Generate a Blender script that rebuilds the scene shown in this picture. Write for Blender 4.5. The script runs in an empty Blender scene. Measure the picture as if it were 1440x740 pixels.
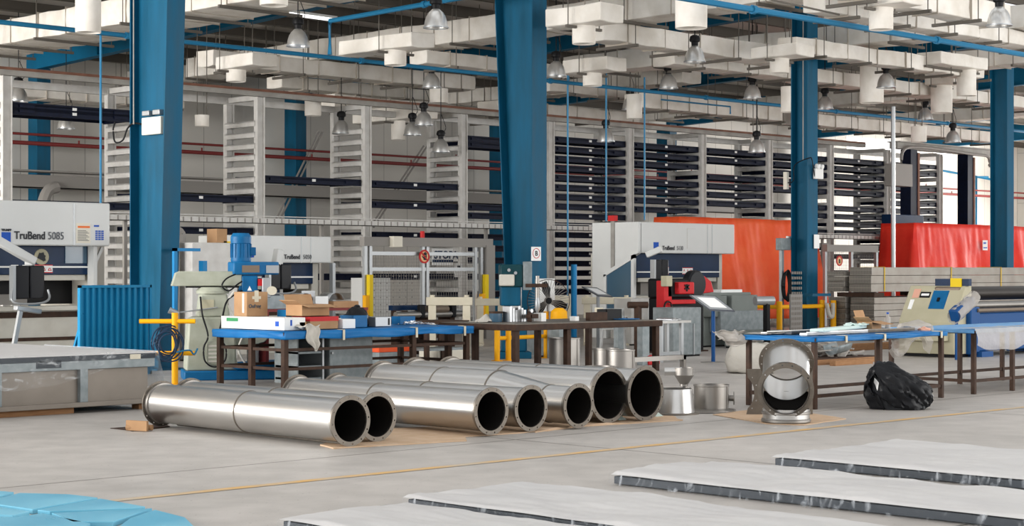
import bpy, bmesh, math, random
from mathutils import Vector, Matrix, noise
random.seed(7)
PI = math.pi
sc = bpy.context.scene
# ---------------------------------------------------------------- camera, light, exposure
F, CX, HY, EYE = 2530.0, 720.0, 380.0, 1.6
Rr, Ss = 0.7085, 0.7057
cam = bpy.data.cameras.new('camera'); camo = bpy.data.objects.new('camera', cam); sc.collection.objects.link(camo)
camo.location = (0, 0, EYE); camo.rotation_euler = (PI/2, 0, -math.asin(0.7057))
cam.sensor_width = 36; cam.lens = F/1440*36; cam.shift_y = 10/1440; cam.clip_end = 400
sc.camera = camo
sc.view_settings.view_transform = 'Standard'; sc.view_settings.look = 'None'
sc.view_settings.exposure = -0.17; sc.view_settings.gamma = 1; sc.view_settings.use_curve_mapping = False
w = bpy.data.worlds.new('sky'); sc.world = w; w.use_nodes = True
wb = w.node_tree.nodes['Background']; wb.inputs[0].default_value = (0.97, 0.985, 1.0, 1); wb.inputs[1].default_value = WORLD = 1.35
def area(name, loc, rot, sx, sy, e, col=(1, 0.985, 0.96)):
    l = bpy.data.lights.new(name, 'AREA'); l.shape = 'RECTANGLE'; l.size = sx; l.size_y = sy; l.energy = e; l.color = col
    o = bpy.data.objects.new(name, l); sc.collection.objects.link(o); o.location = loc; o.rotation_euler = rot
    return o
area('front_fill', (42, -8, 4.2), (PI/2, 0, 0), 52, 7.5, 6800)  # added fill light out of view, brightens the near-facing sides; no real door
area('end_fill', (76.5, 30, 4.0), (PI/2, 0, PI/2), 18, 7, 7000)  # added fill light beyond the right edge, no door stands there
area('side_fill', (-12, 31, 4.2), (PI/2, 0, -PI/2), 24, 7.5, 14000)  # added fill light left of view, lifts the dark rear of the hall
# ---------------------------------------------------------------- helpers: picture point -> place on a plane of the hall
def depth(py, z): return (EYE-z)*F/(py-HY)
def G(px, py, z=0.0):
    Y = depth(py, z); X = (px-CX)/F*Y
    return (Rr*X+Ss*Y, -Ss*X+Rr*Y)
def atb(px, b):
    u = (px-CX)/F; Y = b/(Rr-Ss*u); return Y*(Ss+Rr*u)
def ata(px, a):
    u = (px-CX)/F; Y = a/(Ss+Rr*u); return Y*(Rr-Ss*u)
def zat(py, a, b):
    Y = Ss*a+Rr*b; return EYE-(py-HY)*Y/F
def onb(px, py, b): a = atb(px, b); return a, zat(py, a, b)
def ona(px, py, a): b = ata(px, a); return b, zat(py, a, b)
# ---------------------------------------------------------------- materials
def lin(h):
    h = h.lstrip('#'); c = [int(h[i:i+2], 16)/255 for i in (0, 2, 4)]
    return tuple(x/12.92 if x <= .04045 else ((x+.055)/1.055)**2.4 for x in c)+(1,)
MATS = {}
def mat(name, col, rough=.6, metal=0.0, col2=None, scale=3.0, amt=.5, bump=0.0, bscale=30, stretch=(1, 1, 1), alpha=1.0, emis=None, es=0, spec=.2, rvar=0.0, detail=4, coat=0, trans=0):
    m = bpy.data.materials.new(name); m.use_nodes = True; n = m.node_tree.nodes; L = m.node_tree.links
    p = n['Principled BSDF']; p.inputs['Base Color'].default_value = lin(col)
    p.inputs['Roughness'].default_value = rough; p.inputs['Metallic'].default_value = metal
    p.inputs['Specular IOR Level'].default_value = spec; p.inputs['Alpha'].default_value = alpha
    p.inputs['Coat Weight'].default_value = coat; p.inputs['Transmission Weight'].default_value = trans
    tc = None
    if col2 or bump or rvar:
        tc = n.new('ShaderNodeTexCoord'); mp = n.new('ShaderNodeMapping'); mp.inputs['Scale'].default_value = stretch
        L.new(tc.outputs['Object'], mp.inputs['Vector'])
        nz = n.new('ShaderNodeTexNoise'); nz.inputs['Scale'].default_value = scale; nz.inputs['Detail'].default_value = detail
        L.new(mp.outputs[0], nz.inputs['Vector'])
    if col2:
        rp = n.new('ShaderNodeValToRGB'); rp.color_ramp.elements[0].position = .5-amt/2; rp.color_ramp.elements[1].position = .5+amt/2
        rp.color_ramp.elements[0].color = lin(col); rp.color_ramp.elements[1].color = lin(col2)
        L.new(nz.outputs['Fac'], rp.inputs[0]); L.new(rp.outputs[0], p.inputs['Base Color'])
    if rvar:
        mr = n.new('ShaderNodeMapRange'); mr.inputs['From Min'].default_value = .3; mr.inputs['From Max'].default_value = .7
        mr.inputs['To Min'].default_value = max(0, rough-rvar); mr.inputs['To Max'].default_value = rough+rvar
        L.new(nz.outputs['Fac'], mr.inputs['Value']); L.new(mr.outputs[0], p.inputs['Roughness'])
    if bump:
        nb = n.new('ShaderNodeTexNoise'); nb.inputs['Scale'].default_value = bscale; nb.inputs['Detail'].default_value = 5
        L.new(mp.outputs[0], nb.inputs['Vector'])
        b = n.new('ShaderNodeBump'); b.inputs['Strength'].default_value = bump; b.inputs['Distance'].default_value = .02
        L.new(nb.outputs['Fac'], b.inputs['Height']); L.new(b.outputs[0], p.inputs['Normal'])
    if emis:
        p.inputs['Emission Color'].default_value = lin(emis); p.inputs['Emission Strength'].default_value = es
    MATS[name] = m; return m
mat('blue_paint', '#06465e', .5, col2='#0a597a', scale=1.6, amt=.5, stretch=(3, 3, .5), rvar=.1)
mat('blue_beam', '#005c80', .55, col2='#04688e', scale=1.0, amt=.5)
mat('blue_pipe', '#2677a0', .4)
mat('duct_wrap', '#f2ede5', .8, col2='#dfd8cd', scale=2.2, amt=.35, bump=.5, bscale=6)
mat('seam_tape', '#b5aca0', .6)
mat('rack_paint', '#d6d4d0', .5, col2='#c6c3be', scale=5, amt=.4)
mat('rack_dark', '#8f8b86', .55)
mat('rail_rust', '#6d4a3c', .7, col2='#8a6150', scale=4, amt=.5)
mat('rail_grey', '#a9a6a0', .6, col2='#8d8983', scale=3, amt=.5)
mat('navy_tray', '#080e20', .5, col2='#0c1630', scale=8, amt=.5, spec=.15)
mat('sheet_steel', '#b9bbbd', .35, 1.0, col2='#a2a3a4', scale=4, amt=.6)
mat('steel', '#cfcecc', .30, 1.0, col2='#c6c4c1', scale=1.2, amt=.6, stretch=(5, .4, 5), rvar=.025)
mat('steel_flange', '#6d665e', .5, .7, col2='#7e776e', scale=14, amt=.6)
mat('steel_bore_shade', '#2a2725', .5, .5)  # near-black colour carries the shade inside the pipes and the fitting
mat('steel_dull', '#a09c97', .42, 1.0, col2='#908c87', scale=2, amt=.6)
mat('galv', '#8f9698', .5, .35, col2='#7c8486', scale=9, amt=.3, detail=8)
mat('grey_cab', '#7d837f', .55, col2='#747a76', scale=3, amt=.4)
mat('dark_steel', '#33261f', .6, .1, col2='#4a3529', scale=9, amt=.5)
mat('black', '#141416', .5)
mat('black_plastic', '#1b1c20', .35)
mat('black_bag', '#17181b', .36, bump=.3, bscale=9)
mat('white_paint', '#dcdcd9', .45)
mat('machine_white', '#dadbd9', .42, col2='#d3d4d2', scale=1.5, amt=.5)
mat('machine_navy', '#0a2c50', .35, col2='#082442', scale=2, amt=.4)
mat('machine_cream', '#cfccc2', .5, col2='#bcb8ad', scale=3, amt=.5)
mat('glass_blue', '#3d5b70', .15, spec=.7)
mat('cream', '#d9d1bd', .6, col2='#cdc4ae', scale=5, amt=.4)
mat('mill_green', '#aeb1a2', .5, col2='#9fa291', scale=6, amt=.4)
mat('mill_blue', '#0c5888', .4, col2='#126598', scale=6, amt=.5)
mat('bright_blue', '#1b7bb2', .45)
mat('logo_blue', '#1450b0', .4)
mat('table_blue', '#10609c', .45, col2='#1a70ae', scale=2, amt=.4, bump=.15, bscale=14)
mat('table_blue_pale', '#4f93cf', .5, col2='#86b3da', scale=5, amt=.5)
mat('corr_blue', '#1a86b5', .45, col2='#157aa8', scale=2, amt=.4)
mat('yellow', '#f0ac14', .5)
mat('yellow2', '#e6c51c', .5)
mat('red', '#b81f26', .45, col2='#c92a2c', scale=3, amt=.5)
mat('red_pipe', '#7c3230', .5)
mat('tarp_orange', '#ea5127', .6, col2='#f26a3c', scale=2.2, amt=.5, bump=.3, bscale=8)
mat('tarp_red', '#e02a1f', .5, col2='#ee3f2c', scale=2.2, amt=.5, bump=.3, bscale=8)
mat('cardboard', '#b38f6b', .85, col2='#a78260', scale=5, amt=.4)
mat('cardboard_flat', '#ccb298', .85, col2='#c0a284', scale=6, amt=.4)
mat('wood', '#a9805c', .8, col2='#8f6848', scale=6, amt=.5, stretch=(1, 6, 6))
mat('roll_brown', '#7e7062', .4, .4)
mat('white_plastic', '#e9e9e6', .5)
mat('paper', '#f0f0ee', .8)
mat('cloth', '#bdb8af', .9, bump=.4, bscale=20)
mat('foam', '#c9dcd8', .8)
mat('text_dark', '#2c2e33', .5)
mat('text_grey', '#55585e', .5)
mat('orange_sign', '#e8763a', .5)
mat('peach', '#f2c491', .6)
mat('sign_red', '#c22a2a', .5)
mat('alu', '#a8abad', .4, .6)
mat('reflector', '#dcdcda', .32, .75, col2='#c9c6c1', scale=9, amt=.6)
mat('green', '#3a8f5a', .5)
mat('dark_teal', '#0f3b42', .4)
mat('beige', '#b9b39a', .5, col2='#b0aa90', scale=3, amt=.4)
mat('rolls_blue', '#10477f', .4)
mat('strap', '#d9b43c', .6)
mat('lamp_on', '#ffffff', .5, emis='#bcd4ff', es=6)
mat('tube_on', '#ffffff', .5, emis='#ffffff', es=1.6)
mat('blue_sheet', '#4ba3c4', .34, col2='#86c3d8', scale=.9, amt=.5, rvar=.1)
mat('board_core', '#343a41', .5)
mat('film_top', '#cdcbc9', .42, col2='#c2c0bf', scale=1.3, amt=.5, bump=.25, bscale=5)
mat('film_side', '#d5dbe2', .2, alpha=.14, bump=1.0, bscale=16, stretch=(1,1,.4))
mat('film', '#e4e8ea', .15, alpha=.16, bump=1.0, bscale=9)
mat('film_thick', '#b9b3ab', .35, alpha=.62, col2='#cdc7c0', scale=5, bump=.8, bscale=12)
mat('wall_panel', '#bdbab4', .7, col2='#b2aea8', scale=.6, amt=.5)
mat('wall_dark', '#8d8a86', .7)
mat('roof_sheet', '#d8d3cc', .7, col2='#c5c0b9', scale=.4, amt=.5)
mat('purlin', '#66615a', .7)
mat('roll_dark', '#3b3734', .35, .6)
mat('foliage_wire', '#2b3f57', .5)
mat('pattern_steel', '#a9a49c', .5, .5, col2='#978f86', scale=3, amt=.5)
mat('channel_end', '#807a73', .6, .3)
mat('cream_pale', '#e2dccd', .6)
mat('film_flap', '#dfe5ea', .2, alpha=.38, bump=.8, bscale=9)
mat('tank_panel', '#8f877e', .5, .35, col2='#827a71', scale=2.5, amt=.5)
mat('salmon', '#d9a48f', .8)
# sheet channel ends: many nested folded edges, as a brick-like pattern on the end faces
def brickmat(name, c1, c2, sw, sh, mortar=.12, rough=.5, metal=.4):
    m = bpy.data.materials.new(name); m.use_nodes = True; n = m.node_tree.nodes; L = m.node_tree.links
    p = n['Principled BSDF']; p.inputs['Roughness'].default_value = rough; p.inputs['Metallic'].default_value = metal
    tc = n.new('ShaderNodeTexCoord'); sp = n.new('ShaderNodeSeparateXYZ'); cb = n.new('ShaderNodeCombineXYZ')
    L.new(tc.outputs['Object'], sp.inputs[0]); ad = n.new('ShaderNodeMath'); ad.operation = 'ADD'
    L.new(sp.outputs[0], ad.inputs[0]); L.new(sp.outputs[1], ad.inputs[1]); L.new(ad.outputs[0], cb.inputs[0]); L.new(sp.outputs[2], cb.inputs[1])
    b = n.new('ShaderNodeTexBrick'); b.offset = 0; b.inputs['Color1'].default_value = lin(c1); b.inputs['Color2'].default_value = lin(c1); b.inputs['Mortar'].default_value = lin(c2)
    b.inputs['Scale'].default_value = 1; b.inputs['Brick Width'].default_value = sw; b.inputs['Row Height'].default_value = sh; b.inputs['Mortar Size'].default_value = mortar*min(sw, sh)
    L.new(cb.outputs[0], b.inputs['Vector']); L.new(b.outputs[0], p.inputs['Base Color']); MATS[name] = m
brickmat('channel_ends', '#5e5a54', '#9c968d', .035, .1)
brickmat('wall_cladding', '#d9d5cd', '#a7a39c', 1.0, 30, .012, .7, 0)
brickmat('end_cladding', '#d6d3cd', '#aaa8a2', 1.0, 2.4, .012, .7, 0)
# concrete floor
def film_mats():  # patchy opacity puts white glints and ridges into the clear film
    for name, lo, hi, sc_, st in (('film', .05, .5, 5, (1, 1, 2.5)), ('film_side', .03, .55, 9, (1, 1, .35))):
        m = MATS[name]; n = m.node_tree.nodes; L = m.node_tree.links; p = n['Principled BSDF']
        tc = n.new('ShaderNodeTexCoord'); mp = n.new('ShaderNodeMapping'); mp.inputs['Scale'].default_value = st; L.new(tc.outputs['Object'], mp.inputs[0])
        t = n.new('ShaderNodeTexNoise'); t.inputs['Scale'].default_value = sc_; t.inputs['Detail'].default_value = 6; t.inputs['Distortion'].default_value = 1.2; L.new(mp.outputs[0], t.inputs[0])
        r = n.new('ShaderNodeMapRange'); r.inputs['From Min'].default_value = .54; r.inputs['From Max'].default_value = .74; r.inputs['To Min'].default_value = lo; r.inputs['To Max'].default_value = hi
        L.new(t.outputs['Fac'], r.inputs['Value']); L.new(r.outputs[0], p.inputs['Alpha'])
def floor_mat():
    m = bpy.data.materials.new('concrete'); m.use_nodes = True; n = m.node_tree.nodes; L = m.node_tree.links
    p = n['Principled BSDF']; tc = n.new('ShaderNodeTexCoord')
    def nz(s, d=6, st=(1, 1, 1)):
        mp = n.new('ShaderNodeMapping'); mp.inputs['Scale'].default_value = st; mp.inputs['Rotation'].default_value = (0, 0, .78)
        L.new(tc.outputs['Object'], mp.inputs[0])
        t = n.new('ShaderNodeTexNoise'); t.inputs['Scale'].default_value = s; t.inputs['Detail'].default_value = d; L.new(mp.outputs[0], t.inputs[0]); return t
    def ramp(a, b, c1, c2):
        r = n.new('ShaderNodeValToRGB'); r.color_ramp.elements[0].position = a; r.color_ramp.elements[1].position = b
        r.color_ramp.elements[0].color = lin(c1); r.color_ramp.elements[1].color = lin(c2); return r
    t1 = nz(.35); r1 = ramp(.3, .7, '#ada8a2', '#c2bcb6'); L.new(t1.outputs['Fac'], r1.inputs[0])
    t2 = nz(3.0, 8); r2 = ramp(.35, .7, '#8f8a85', '#c4beb8'); L.new(t2.outputs['Fac'], r2.inputs[0])
    mx = n.new('ShaderNodeMix'); mx.data_type = 'RGBA'; mx.inputs['Factor'].default_value = .3
    L.new(r1.outputs[0], mx.inputs['A']); L.new(r2.outputs[0], mx.inputs['B'])
    t3 = nz(30, 3); r3 = ramp(.28, .34, '#6e6862', '#ffffff'); L.new(t3.outputs['Fac'], r3.inputs[0])
    m2 = n.new('ShaderNodeMix'); m2.data_type = 'RGBA'; m2.blend_type = 'MULTIPLY'; m2.inputs['Factor'].default_value = .5
    L.new(mx.outputs['Result'], m2.inputs['A']); L.new(r3.outputs[0], m2.inputs['B'])
    # saw-cut joints between the concrete bays
    b = n.new('ShaderNodeTexBrick'); b.offset = 0; b.inputs['Color1'].default_value = b.inputs['Color2'].default_value = (1, 1, 1, 1)
    b.inputs['Mortar'].default_value = lin('#8c8781'); b.inputs['Scale'].default_value = 1; b.inputs['Brick Width'].default_value = 6; b.inputs['Row Height'].default_value = 6; b.inputs['Mortar Size'].default_value = .018
    L.new(tc.outputs['Object'], b.inputs[0])
    m3 = n.new('ShaderNodeMix'); m3.data_type = 'RGBA'; m3.blend_type = 'MULTIPLY'; m3.inputs['Factor'].default_value = .8
    L.new(m2.outputs['Result'], m3.inputs['A']); L.new(b.outputs[0], m3.inputs['B'])
    L.new(m3.outputs['Result'], p.inputs['Base Color'])
    rr = n.new('ShaderNodeMapRange'); rr.inputs['To Min'].default_value = .38; rr.inputs['To Max'].default_value = .62
    L.new(t1.outputs['Fac'], rr.inputs[0]); L.new(rr.outputs[0], p.inputs['Roughness'])
    MATS['concrete'] = m
floor_mat()
film_mats()
def line_mat():
    m = bpy.data.materials.new('floor_line'); m.use_nodes = True; n = m.node_tree.nodes; L = m.node_tree.links
    p = n['Principled BSDF']; tc = n.new('ShaderNodeTexCoord'); t = n.new('ShaderNodeTexNoise'); t.inputs['Scale'].default_value = 2.2; t.inputs['Detail'].default_value = 8
    L.new(tc.outputs['Object'], t.inputs[0]); r = n.new('ShaderNodeValToRGB'); r.color_ramp.elements[0].position = .36; r.color_ramp.elements[1].position = .62
    r.color_ramp.elements[0].color = lin('#b9ab97'); r.color_ramp.elements[1].color = lin('#cfa565'); L.new(t.outputs['Fac'], r.inputs[0]); L.new(r.outputs[0], p.inputs['Base Color'])
    p.inputs['Roughness'].default_value = .6; MATS['floor_line'] = m
line_mat()
# ---------------------------------------------------------------- mesh builder
class MB:
    def __init__(s): s.v = []; s.f = []
    def add(s, vs, fs):
        o = len(s.v); s.v += [tuple(v) for v in vs]; s.f += [tuple(i+o for i in f) for f in fs]; return s
    def box(s, x0, x1, y0, y1, z0, z1):
        if x0 > x1: x0, x1 = x1, x0
        if y0 > y1: y0, y1 = y1, y0
        if z0 > z1: z0, z1 = z1, z0
        return s.add([(x0, y0, z0), (x1, y0, z0), (x1, y1, z0), (x0, y1, z0), (x0, y0, z1), (x1, y0, z1), (x1, y1, z1), (x0, y1, z1)],
                     [(0, 3, 2, 1), (4, 5, 6, 7), (0, 1, 5, 4), (1, 2, 6, 5), (2, 3, 7, 6), (3, 0, 4, 7)])
    def cbox(s, c, d, M=None):
        vs = []
        for z in (-1, 1):
            for x, y in ((-1, -1), (1, -1), (1, 1), (-1, 1)):
                v = Vector((x*d[0]/2, y*d[1]/2, z*d[2]/2)); v = (M @ v) if M else v; vs.append(v+Vector(c))
        return s.add(vs, [(0, 3, 2, 1), (4, 5, 6, 7), (0, 1, 5, 4), (1, 2, 6, 5), (2, 3, 7, 6), (3, 0, 4, 7)])
    def beam(s, p0, p1, wx, wz, roll=0):
        p0 = Vector(p0); p1 = Vector(p1); d = p1-p0; q = d.to_track_quat('Y', 'Z').to_matrix()
        if roll: q = q @ Matrix.Rotation(roll, 3, 'Y')
        return s.cbox((p0+p1)/2, (wx, d.length, wz), q)
    def cyl(s, p0, p1, r, n=16, r2=None, caps=True):
        p0 = Vector(p0); p1 = Vector(p1); r2 = r if r2 is None else r2; q = (p1-p0).to_track_quat('Z', 'X').to_matrix()
        vs = [p0+q@Vector((r*math.cos(t), r*math.sin(t), 0)) for t in [2*PI*i/n for i in range(n)]]
        vs += [p1+q@Vector((r2*math.cos(t), r2*math.sin(t), 0)) for t in [2*PI*i/n for i in range(n)]]
        fs = [(i, (i+1) % n, n+(i+1) % n, n+i) for i in range(n)]
        if caps: fs += [tuple(range(n-1, -1, -1)), tuple(range(n, 2*n))]
        return s.add(vs, fs)
    def lathe(s, prof, c=(0, 0, 0), axis='Z', n=24, M=None, closed=False):
        vs = []; k = len(prof)
        for i in range(n):
            t = 2*PI*i/n
            for r, h in prof:
                if axis == 'Z': v = Vector((r*math.cos(t), r*math.sin(t), h))
                elif axis == 'Y': v = Vector((r*math.cos(t), h, r*math.sin(t)))
                else: v = Vector((h, r*math.cos(t), r*math.sin(t)))
                vs.append((M@v if M else v)+Vector(c))
        fs = []
        for i in range(n):
            j = (i+1) % n
            for q in range(k if closed else k-1):
                q2 = (q+1) % k
                f = (i*k+q, j*k+q, j*k+q2, i*k+q2); fs.append(f if axis == 'Z' else f[::-1])
        return s.add(vs, fs)
    def tube(s, pts, r, n=8):
        pts = [Vector(p) for p in pts]; vs = []; up = Vector((0, 0, 1)); k = len(pts)
        for i, p in enumerate(pts):
            d = (pts[min(i+1, k-1)]-pts[max(i-1, 0)]).normalized()
            a = d.cross(up); a = a.normalized() if a.length > 1e-3 else Vector((1, 0, 0)); b = d.cross(a)
            vs += [p+a*(r*math.cos(2*PI*j/n))+b*(r*math.sin(2*PI*j/n)) for j in range(n)]
        fs = [(i*n+j, i*n+(j+1) % n, (i+1)*n+(j+1) % n, (i+1)*n+j) for i in range(k-1) for j in range(n)]
        fs += [tuple(range(n-1, -1, -1)), tuple((k-1)*n+j for j in range(n))]
        return s.add(vs, fs)
    def prism(s, poly, d0, d1, plane='XY'):
        n = len(poly)
        def P(p, h): return {'XY': (p[0], p[1], h), 'XZ': (p[0], h, p[1]), 'YZ': (h, p[0], p[1])}[plane]
        vs = [P(p, d0) for p in poly]+[P(p, d1) for p in poly]
        return s.add(vs, [tuple(range(n-1, -1, -1)), tuple(range(n, 2*n))]+[(i, (i+1) % n, n+(i+1) % n, n+i) for i in range(n)])
    def grid(s, fn, nu, nv):
        vs = [fn(i/nu, j/nv) for j in range(nv+1) for i in range(nu+1)]
        return s.add(vs, [(j*(nu+1)+i, j*(nu+1)+i+1, (j+1)*(nu+1)+i+1, (j+1)*(nu+1)+i) for j in range(nv) for i in range(nu)])
def smooth_curve(pts, n=6):
    pts = [Vector(p) for p in pts]; out = []
    for i in range(len(pts)-1):
        p0 = pts[max(i-1, 0)]; p1 = pts[i]; p2 = pts[i+1]; p3 = pts[min(i+2, len(pts)-1)]
        for k in range(n):
            t = k/n; out.append(.5*((2*p1)+(p2-p0)*t+(2*p0-5*p1+4*p2-p3)*t*t+(3*p1-p0-3*p2+p3)*t**3))
    out.append(pts[-1]); return out
def thing(name, label, cat, loc=(0, 0, 0), rz=0.0, group=None):
    o = bpy.data.objects.new(name, None); sc.collection.objects.link(o); o.empty_display_size = .1
    o.location = loc; o.rotation_euler = (0, 0, rz); o['label'] = label; o['category'] = cat; o['kind'] = 'thing'
    if group: o['group'] = group
    return o
def base(o):
    v = Vector((0, 0, 0))
    while o: v += o.location; o = o.parent
    return v
def part(name, mb, m, parent=None, world=False, bev=0, smooth=30, label=None, kind=None, solid=0, sub=0, org=None):
    me = bpy.data.meshes.new(name); off = base(parent) if world else Vector((0, 0, 0))
    if org: off = Vector(org)
    me.from_pydata([tuple(Vector(v)-off) for v in mb.v], [], mb.f); me.validate(); me.update()
    bm = bmesh.new(); bm.from_mesh(me); bmesh.ops.recalc_face_normals(bm, faces=bm.faces); bm.to_mesh(me); bm.free()
    me.materials.append(MATS[m])
    if smooth:
        me.polygons.foreach_set('use_smooth', [True]*len(me.polygons)); me.set_sharp_from_angle(angle=math.radians(smooth))
    o = bpy.data.objects.new(name, me); sc.collection.objects.link(o); o.parent = parent
    if org: o.location = org
    if bev:
        b = o.modifiers.new('bevel', 'BEVEL'); b.width = bev; b.segments = 2; b.limit_method = 'ANGLE'
    if solid:
        b = o.modifiers.new('thick', 'SOLIDIFY'); b.thickness = solid; b.offset = 0
    if sub:
        b = o.modifiers.new('sub', 'SUBSURF'); b.levels = b.render_levels = sub
    if label: o['label'] = label
    if kind: o['kind'] = kind
    return o
def solo(name, mb, m, label, cat, group=None, **k):
    if 'org' not in k:
        xs = [v[0] for v in mb.v]; ys = [v[1] for v in mb.v]; zs = [v[2] for v in mb.v]
        k['org'] = ((min(xs)+max(xs))/2, (min(ys)+max(ys))/2, min(zs))
    o = part(name, mb, m, None, **k); o['label'] = label; o['category'] = cat; o['kind'] = k.get('kind', 'thing')
    if group: o['group'] = group
    return o
def struct(name, mb, m, **k):
    o = part(name, mb, m, None, **k); o['kind'] = 'structure'; return o
def dup(root, loc, rz=None, label=None, group=None):
    r = root.copy(); sc.collection.objects.link(r); r.location = loc
    if rz is not None: r.rotation_euler = (0, 0, rz)
    if label: r['label'] = label
    if group: r['group'] = group
    for ch in list(root.children):
        c = ch.copy(); sc.collection.objects.link(c); c.parent = r
        for g in list(ch.children):
            d = g.copy(); sc.collection.objects.link(d); d.parent = c
    return r
def text_part(name, s, size, m, parent, loc, rot, bold=0.0, sx=1.0, depth_=.002, align='LEFT', world=False):
    cu = bpy.data.curves.new(name, 'FONT'); cu.body = s; cu.size = size; cu.offset = bold; cu.extrude = depth_; cu.align_x = align; cu.space_character = 1.0
    tmp = bpy.data.objects.new('t', cu); sc.collection.objects.link(tmp)
    me = bpy.data.meshes.new_from_object(tmp.evaluated_get(bpy.context.evaluated_depsgraph_get()))
    bpy.data.objects.remove(tmp); me.materials.clear(); me.materials.append(MATS[m])
    for v in me.vertices: v.co.x *= sx
    o = bpy.data.objects.new(name, me); sc.collection.objects.link(o); o.parent = parent
    L = Vector(loc); o.location = (L-base(parent)) if world else L; o.rotation_euler = rot; return o
def plate_holes(outer_r, inner_r, holes, hr, th, n=48, poly=None):
    """flat plate in XZ facing Y, thickness th, with real holes; returns verts, faces"""
    cu = bpy.data.curves.new('pl', 'CURVE'); cu.dimensions = '2D'; cu.fill_mode = 'BOTH'; cu.extrude = th/2
    def sp(pts):
        s = cu.splines.new('POLY'); s.points.add(len(pts)-1); s.use_cyclic_u = True
        for p, q in zip(s.points, pts): p.co = (q[0], q[1], 0, 1)
    circ = lambda cx, cy, r, k: [(cx+r*math.cos(2*PI*i/k), cy+r*math.sin(2*PI*i/k)) for i in range(k)]
    sp(poly if poly else circ(0, 0, outer_r, n))
    if inner_r: sp(circ(0, 0, inner_r, n))
    for hx, hy in holes: sp(circ(hx, hy, hr, 8))
    tmp = bpy.data.objects.new('t', cu); sc.collection.objects.link(tmp)
    me = bpy.data.meshes.new_from_object(tmp.evaluated_get(bpy.context.evaluated_depsgraph_get()))
    vs = [(v.co.x, v.co.z, v.co.y) for v in me.vertices]; fs = [tuple(p.vertices) for p in me.polygons]
    bpy.data.objects.remove(tmp); bpy.data.meshes.remove(me); bpy.data.curves.remove(cu)
    return vs, fs
def nest(t, pairs):
    """re-parent details onto the part they belong to (thing > part > sub-part)"""
    for kids, par in pairs:
        ps = [c for c in t.children if c.name.split('.')[0] == par]
        if not ps: continue
        for c in list(t.children):
            if c.name.split('.')[0] in kids and c is not ps[0]: c.parent = ps[0]
ORD = ['topmost', 'second', 'third', 'fourth', 'fifth', 'sixth', 'seventh', 'eighth', 'ninth', 'tenth', 'eleventh', 'twelfth', 'thirteenth', 'fourteenth', 'fifteenth', 'sixteenth', 'seventeenth', 'eighteenth']
# ================================================================ THE HALL
BW, AE = 44.0, 78.0
struct('floor', MB().box(-40, 82, -25, 46, -.2, 0), 'concrete')
struct('wall_back', MB().box(-12, AE, BW, BW+.25, 0, 7.6), 'wall_cladding')
struct('wall_end', MB().box(AE, AE+.25, 8, BW+.25, 0, 8.6), 'end_cladding')
# yellow walkway line painted on the floor
p0 = G(137, 707); p1 = G(1440, 573)
d = Vector((p1[0]-p0[0], p1[1]-p0[1], 0)).normalized(); nn = Vector((-d.y, d.x, 0))*.055
a0 = Vector((*p0, 0)); a1 = Vector((*p1, 0))+d*6
o = solo('floor_marking', MB().add([a0-nn+Vector((0, 0, .003)), a1-nn+Vector((0, 0, .003)), a1+nn+Vector((0, 0, .003)), a0+nn+Vector((0, 0, .003))], [(0, 1, 2, 3)]),
         'floor_line', 'faded yellow walkway line painted across the grey concrete floor', 'floor marking')
# roof: sheets over the rear bay, unseen near strips with slits added for light streaks on the pipes
def roofz(b): return 8.35-.035*(b-24.2)
mb = MB()
def slab(a0_, a1_, b0, b1):
    z0, z1 = roofz(b0), roofz(b1); t = .08
    mb.add([(a0_, b0, z0), (a1_, b0, z0), (a1_, b1, z1), (a0_, b1, z1), (a0_, b0, z0+t), (a1_, b0, z0+t), (a1_, b1, z1+t), (a0_, b1, z1+t)],
           [(0, 3, 2, 1), (4, 5, 6, 7), (0, 1, 5, 4), (1, 2, 6, 5), (2, 3, 7, 6), (3, 0, 4, 7)])
slab(-12, AE, 25, BW+.2)
a = -12.0
while a < AE:
    slab(a, min(a+1.3, AE), -6, 25); a += 4.3
struct('ceiling', mb, 'roof_sheet')
k = 0
b = 15.0
while b < 44:
    z = roofz(b)
    struct('trim_%d' % (k+1), MB().box(-10, AE, b, b+.09, z-.26, z-.002).box(-10, AE, b-.07, b, z-.26, z-.235), 'purlin'); k += 1; b += 1.9
# blue rafters on each frame
S0, A1c, BC = 8.7, 16.4, 24.7
COLA = [atb(215, BC), atb(741, BC), atb(1131, BC), atb(1409, BC)]
frames = COLA+[COLA[3]+S0*i for i in range(1, 4)]+[COLA[0]-S0]
for i, a in enumerate(frames):
    m = MB()
    zb = lambda b: 7.63-.035*(b-24.2)
    def rb(b0, b1, hw, zf0, zf1):
        m.add([(a-hw, b0, zf0(b0)), (a+hw, b0, zf0(b0)), (a+hw, b1, zf0(b1)), (a-hw, b1, zf0(b1)), (a-hw, b0, zf1(b0)), (a+hw, b0, zf1(b0)), (a+hw, b1, zf1(b1)), (a-hw, b1, zf1(b1))],
              [(0, 3, 2, 1), (4, 5, 6, 7), (0, 1, 5, 4), (1, 2, 6, 5), (2, 3, 7, 6), (3, 0, 4, 7)])
    b0 = 19.5 if i == 7 else 12
    rb(b0, 43.7, .006, lambda b: zb(b)+.02, lambda b: zb(b)+.7)
    rb(b0, 43.7, .13, lambda b: zb(b), lambda b: zb(b)+.02); rb(b0, 43.7, .13, lambda b: zb(b)+.7, lambda b: zb(b)+.72)
    for q in range(int(b0)+1, 43, 3):
        m.box(a-.12, a+.12, q, q+.012, zb(q)+.02, zb(q)+.7)
    struct('trim_%d' % (k+1), m, 'blue_beam', smooth=0); k += 1
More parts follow.
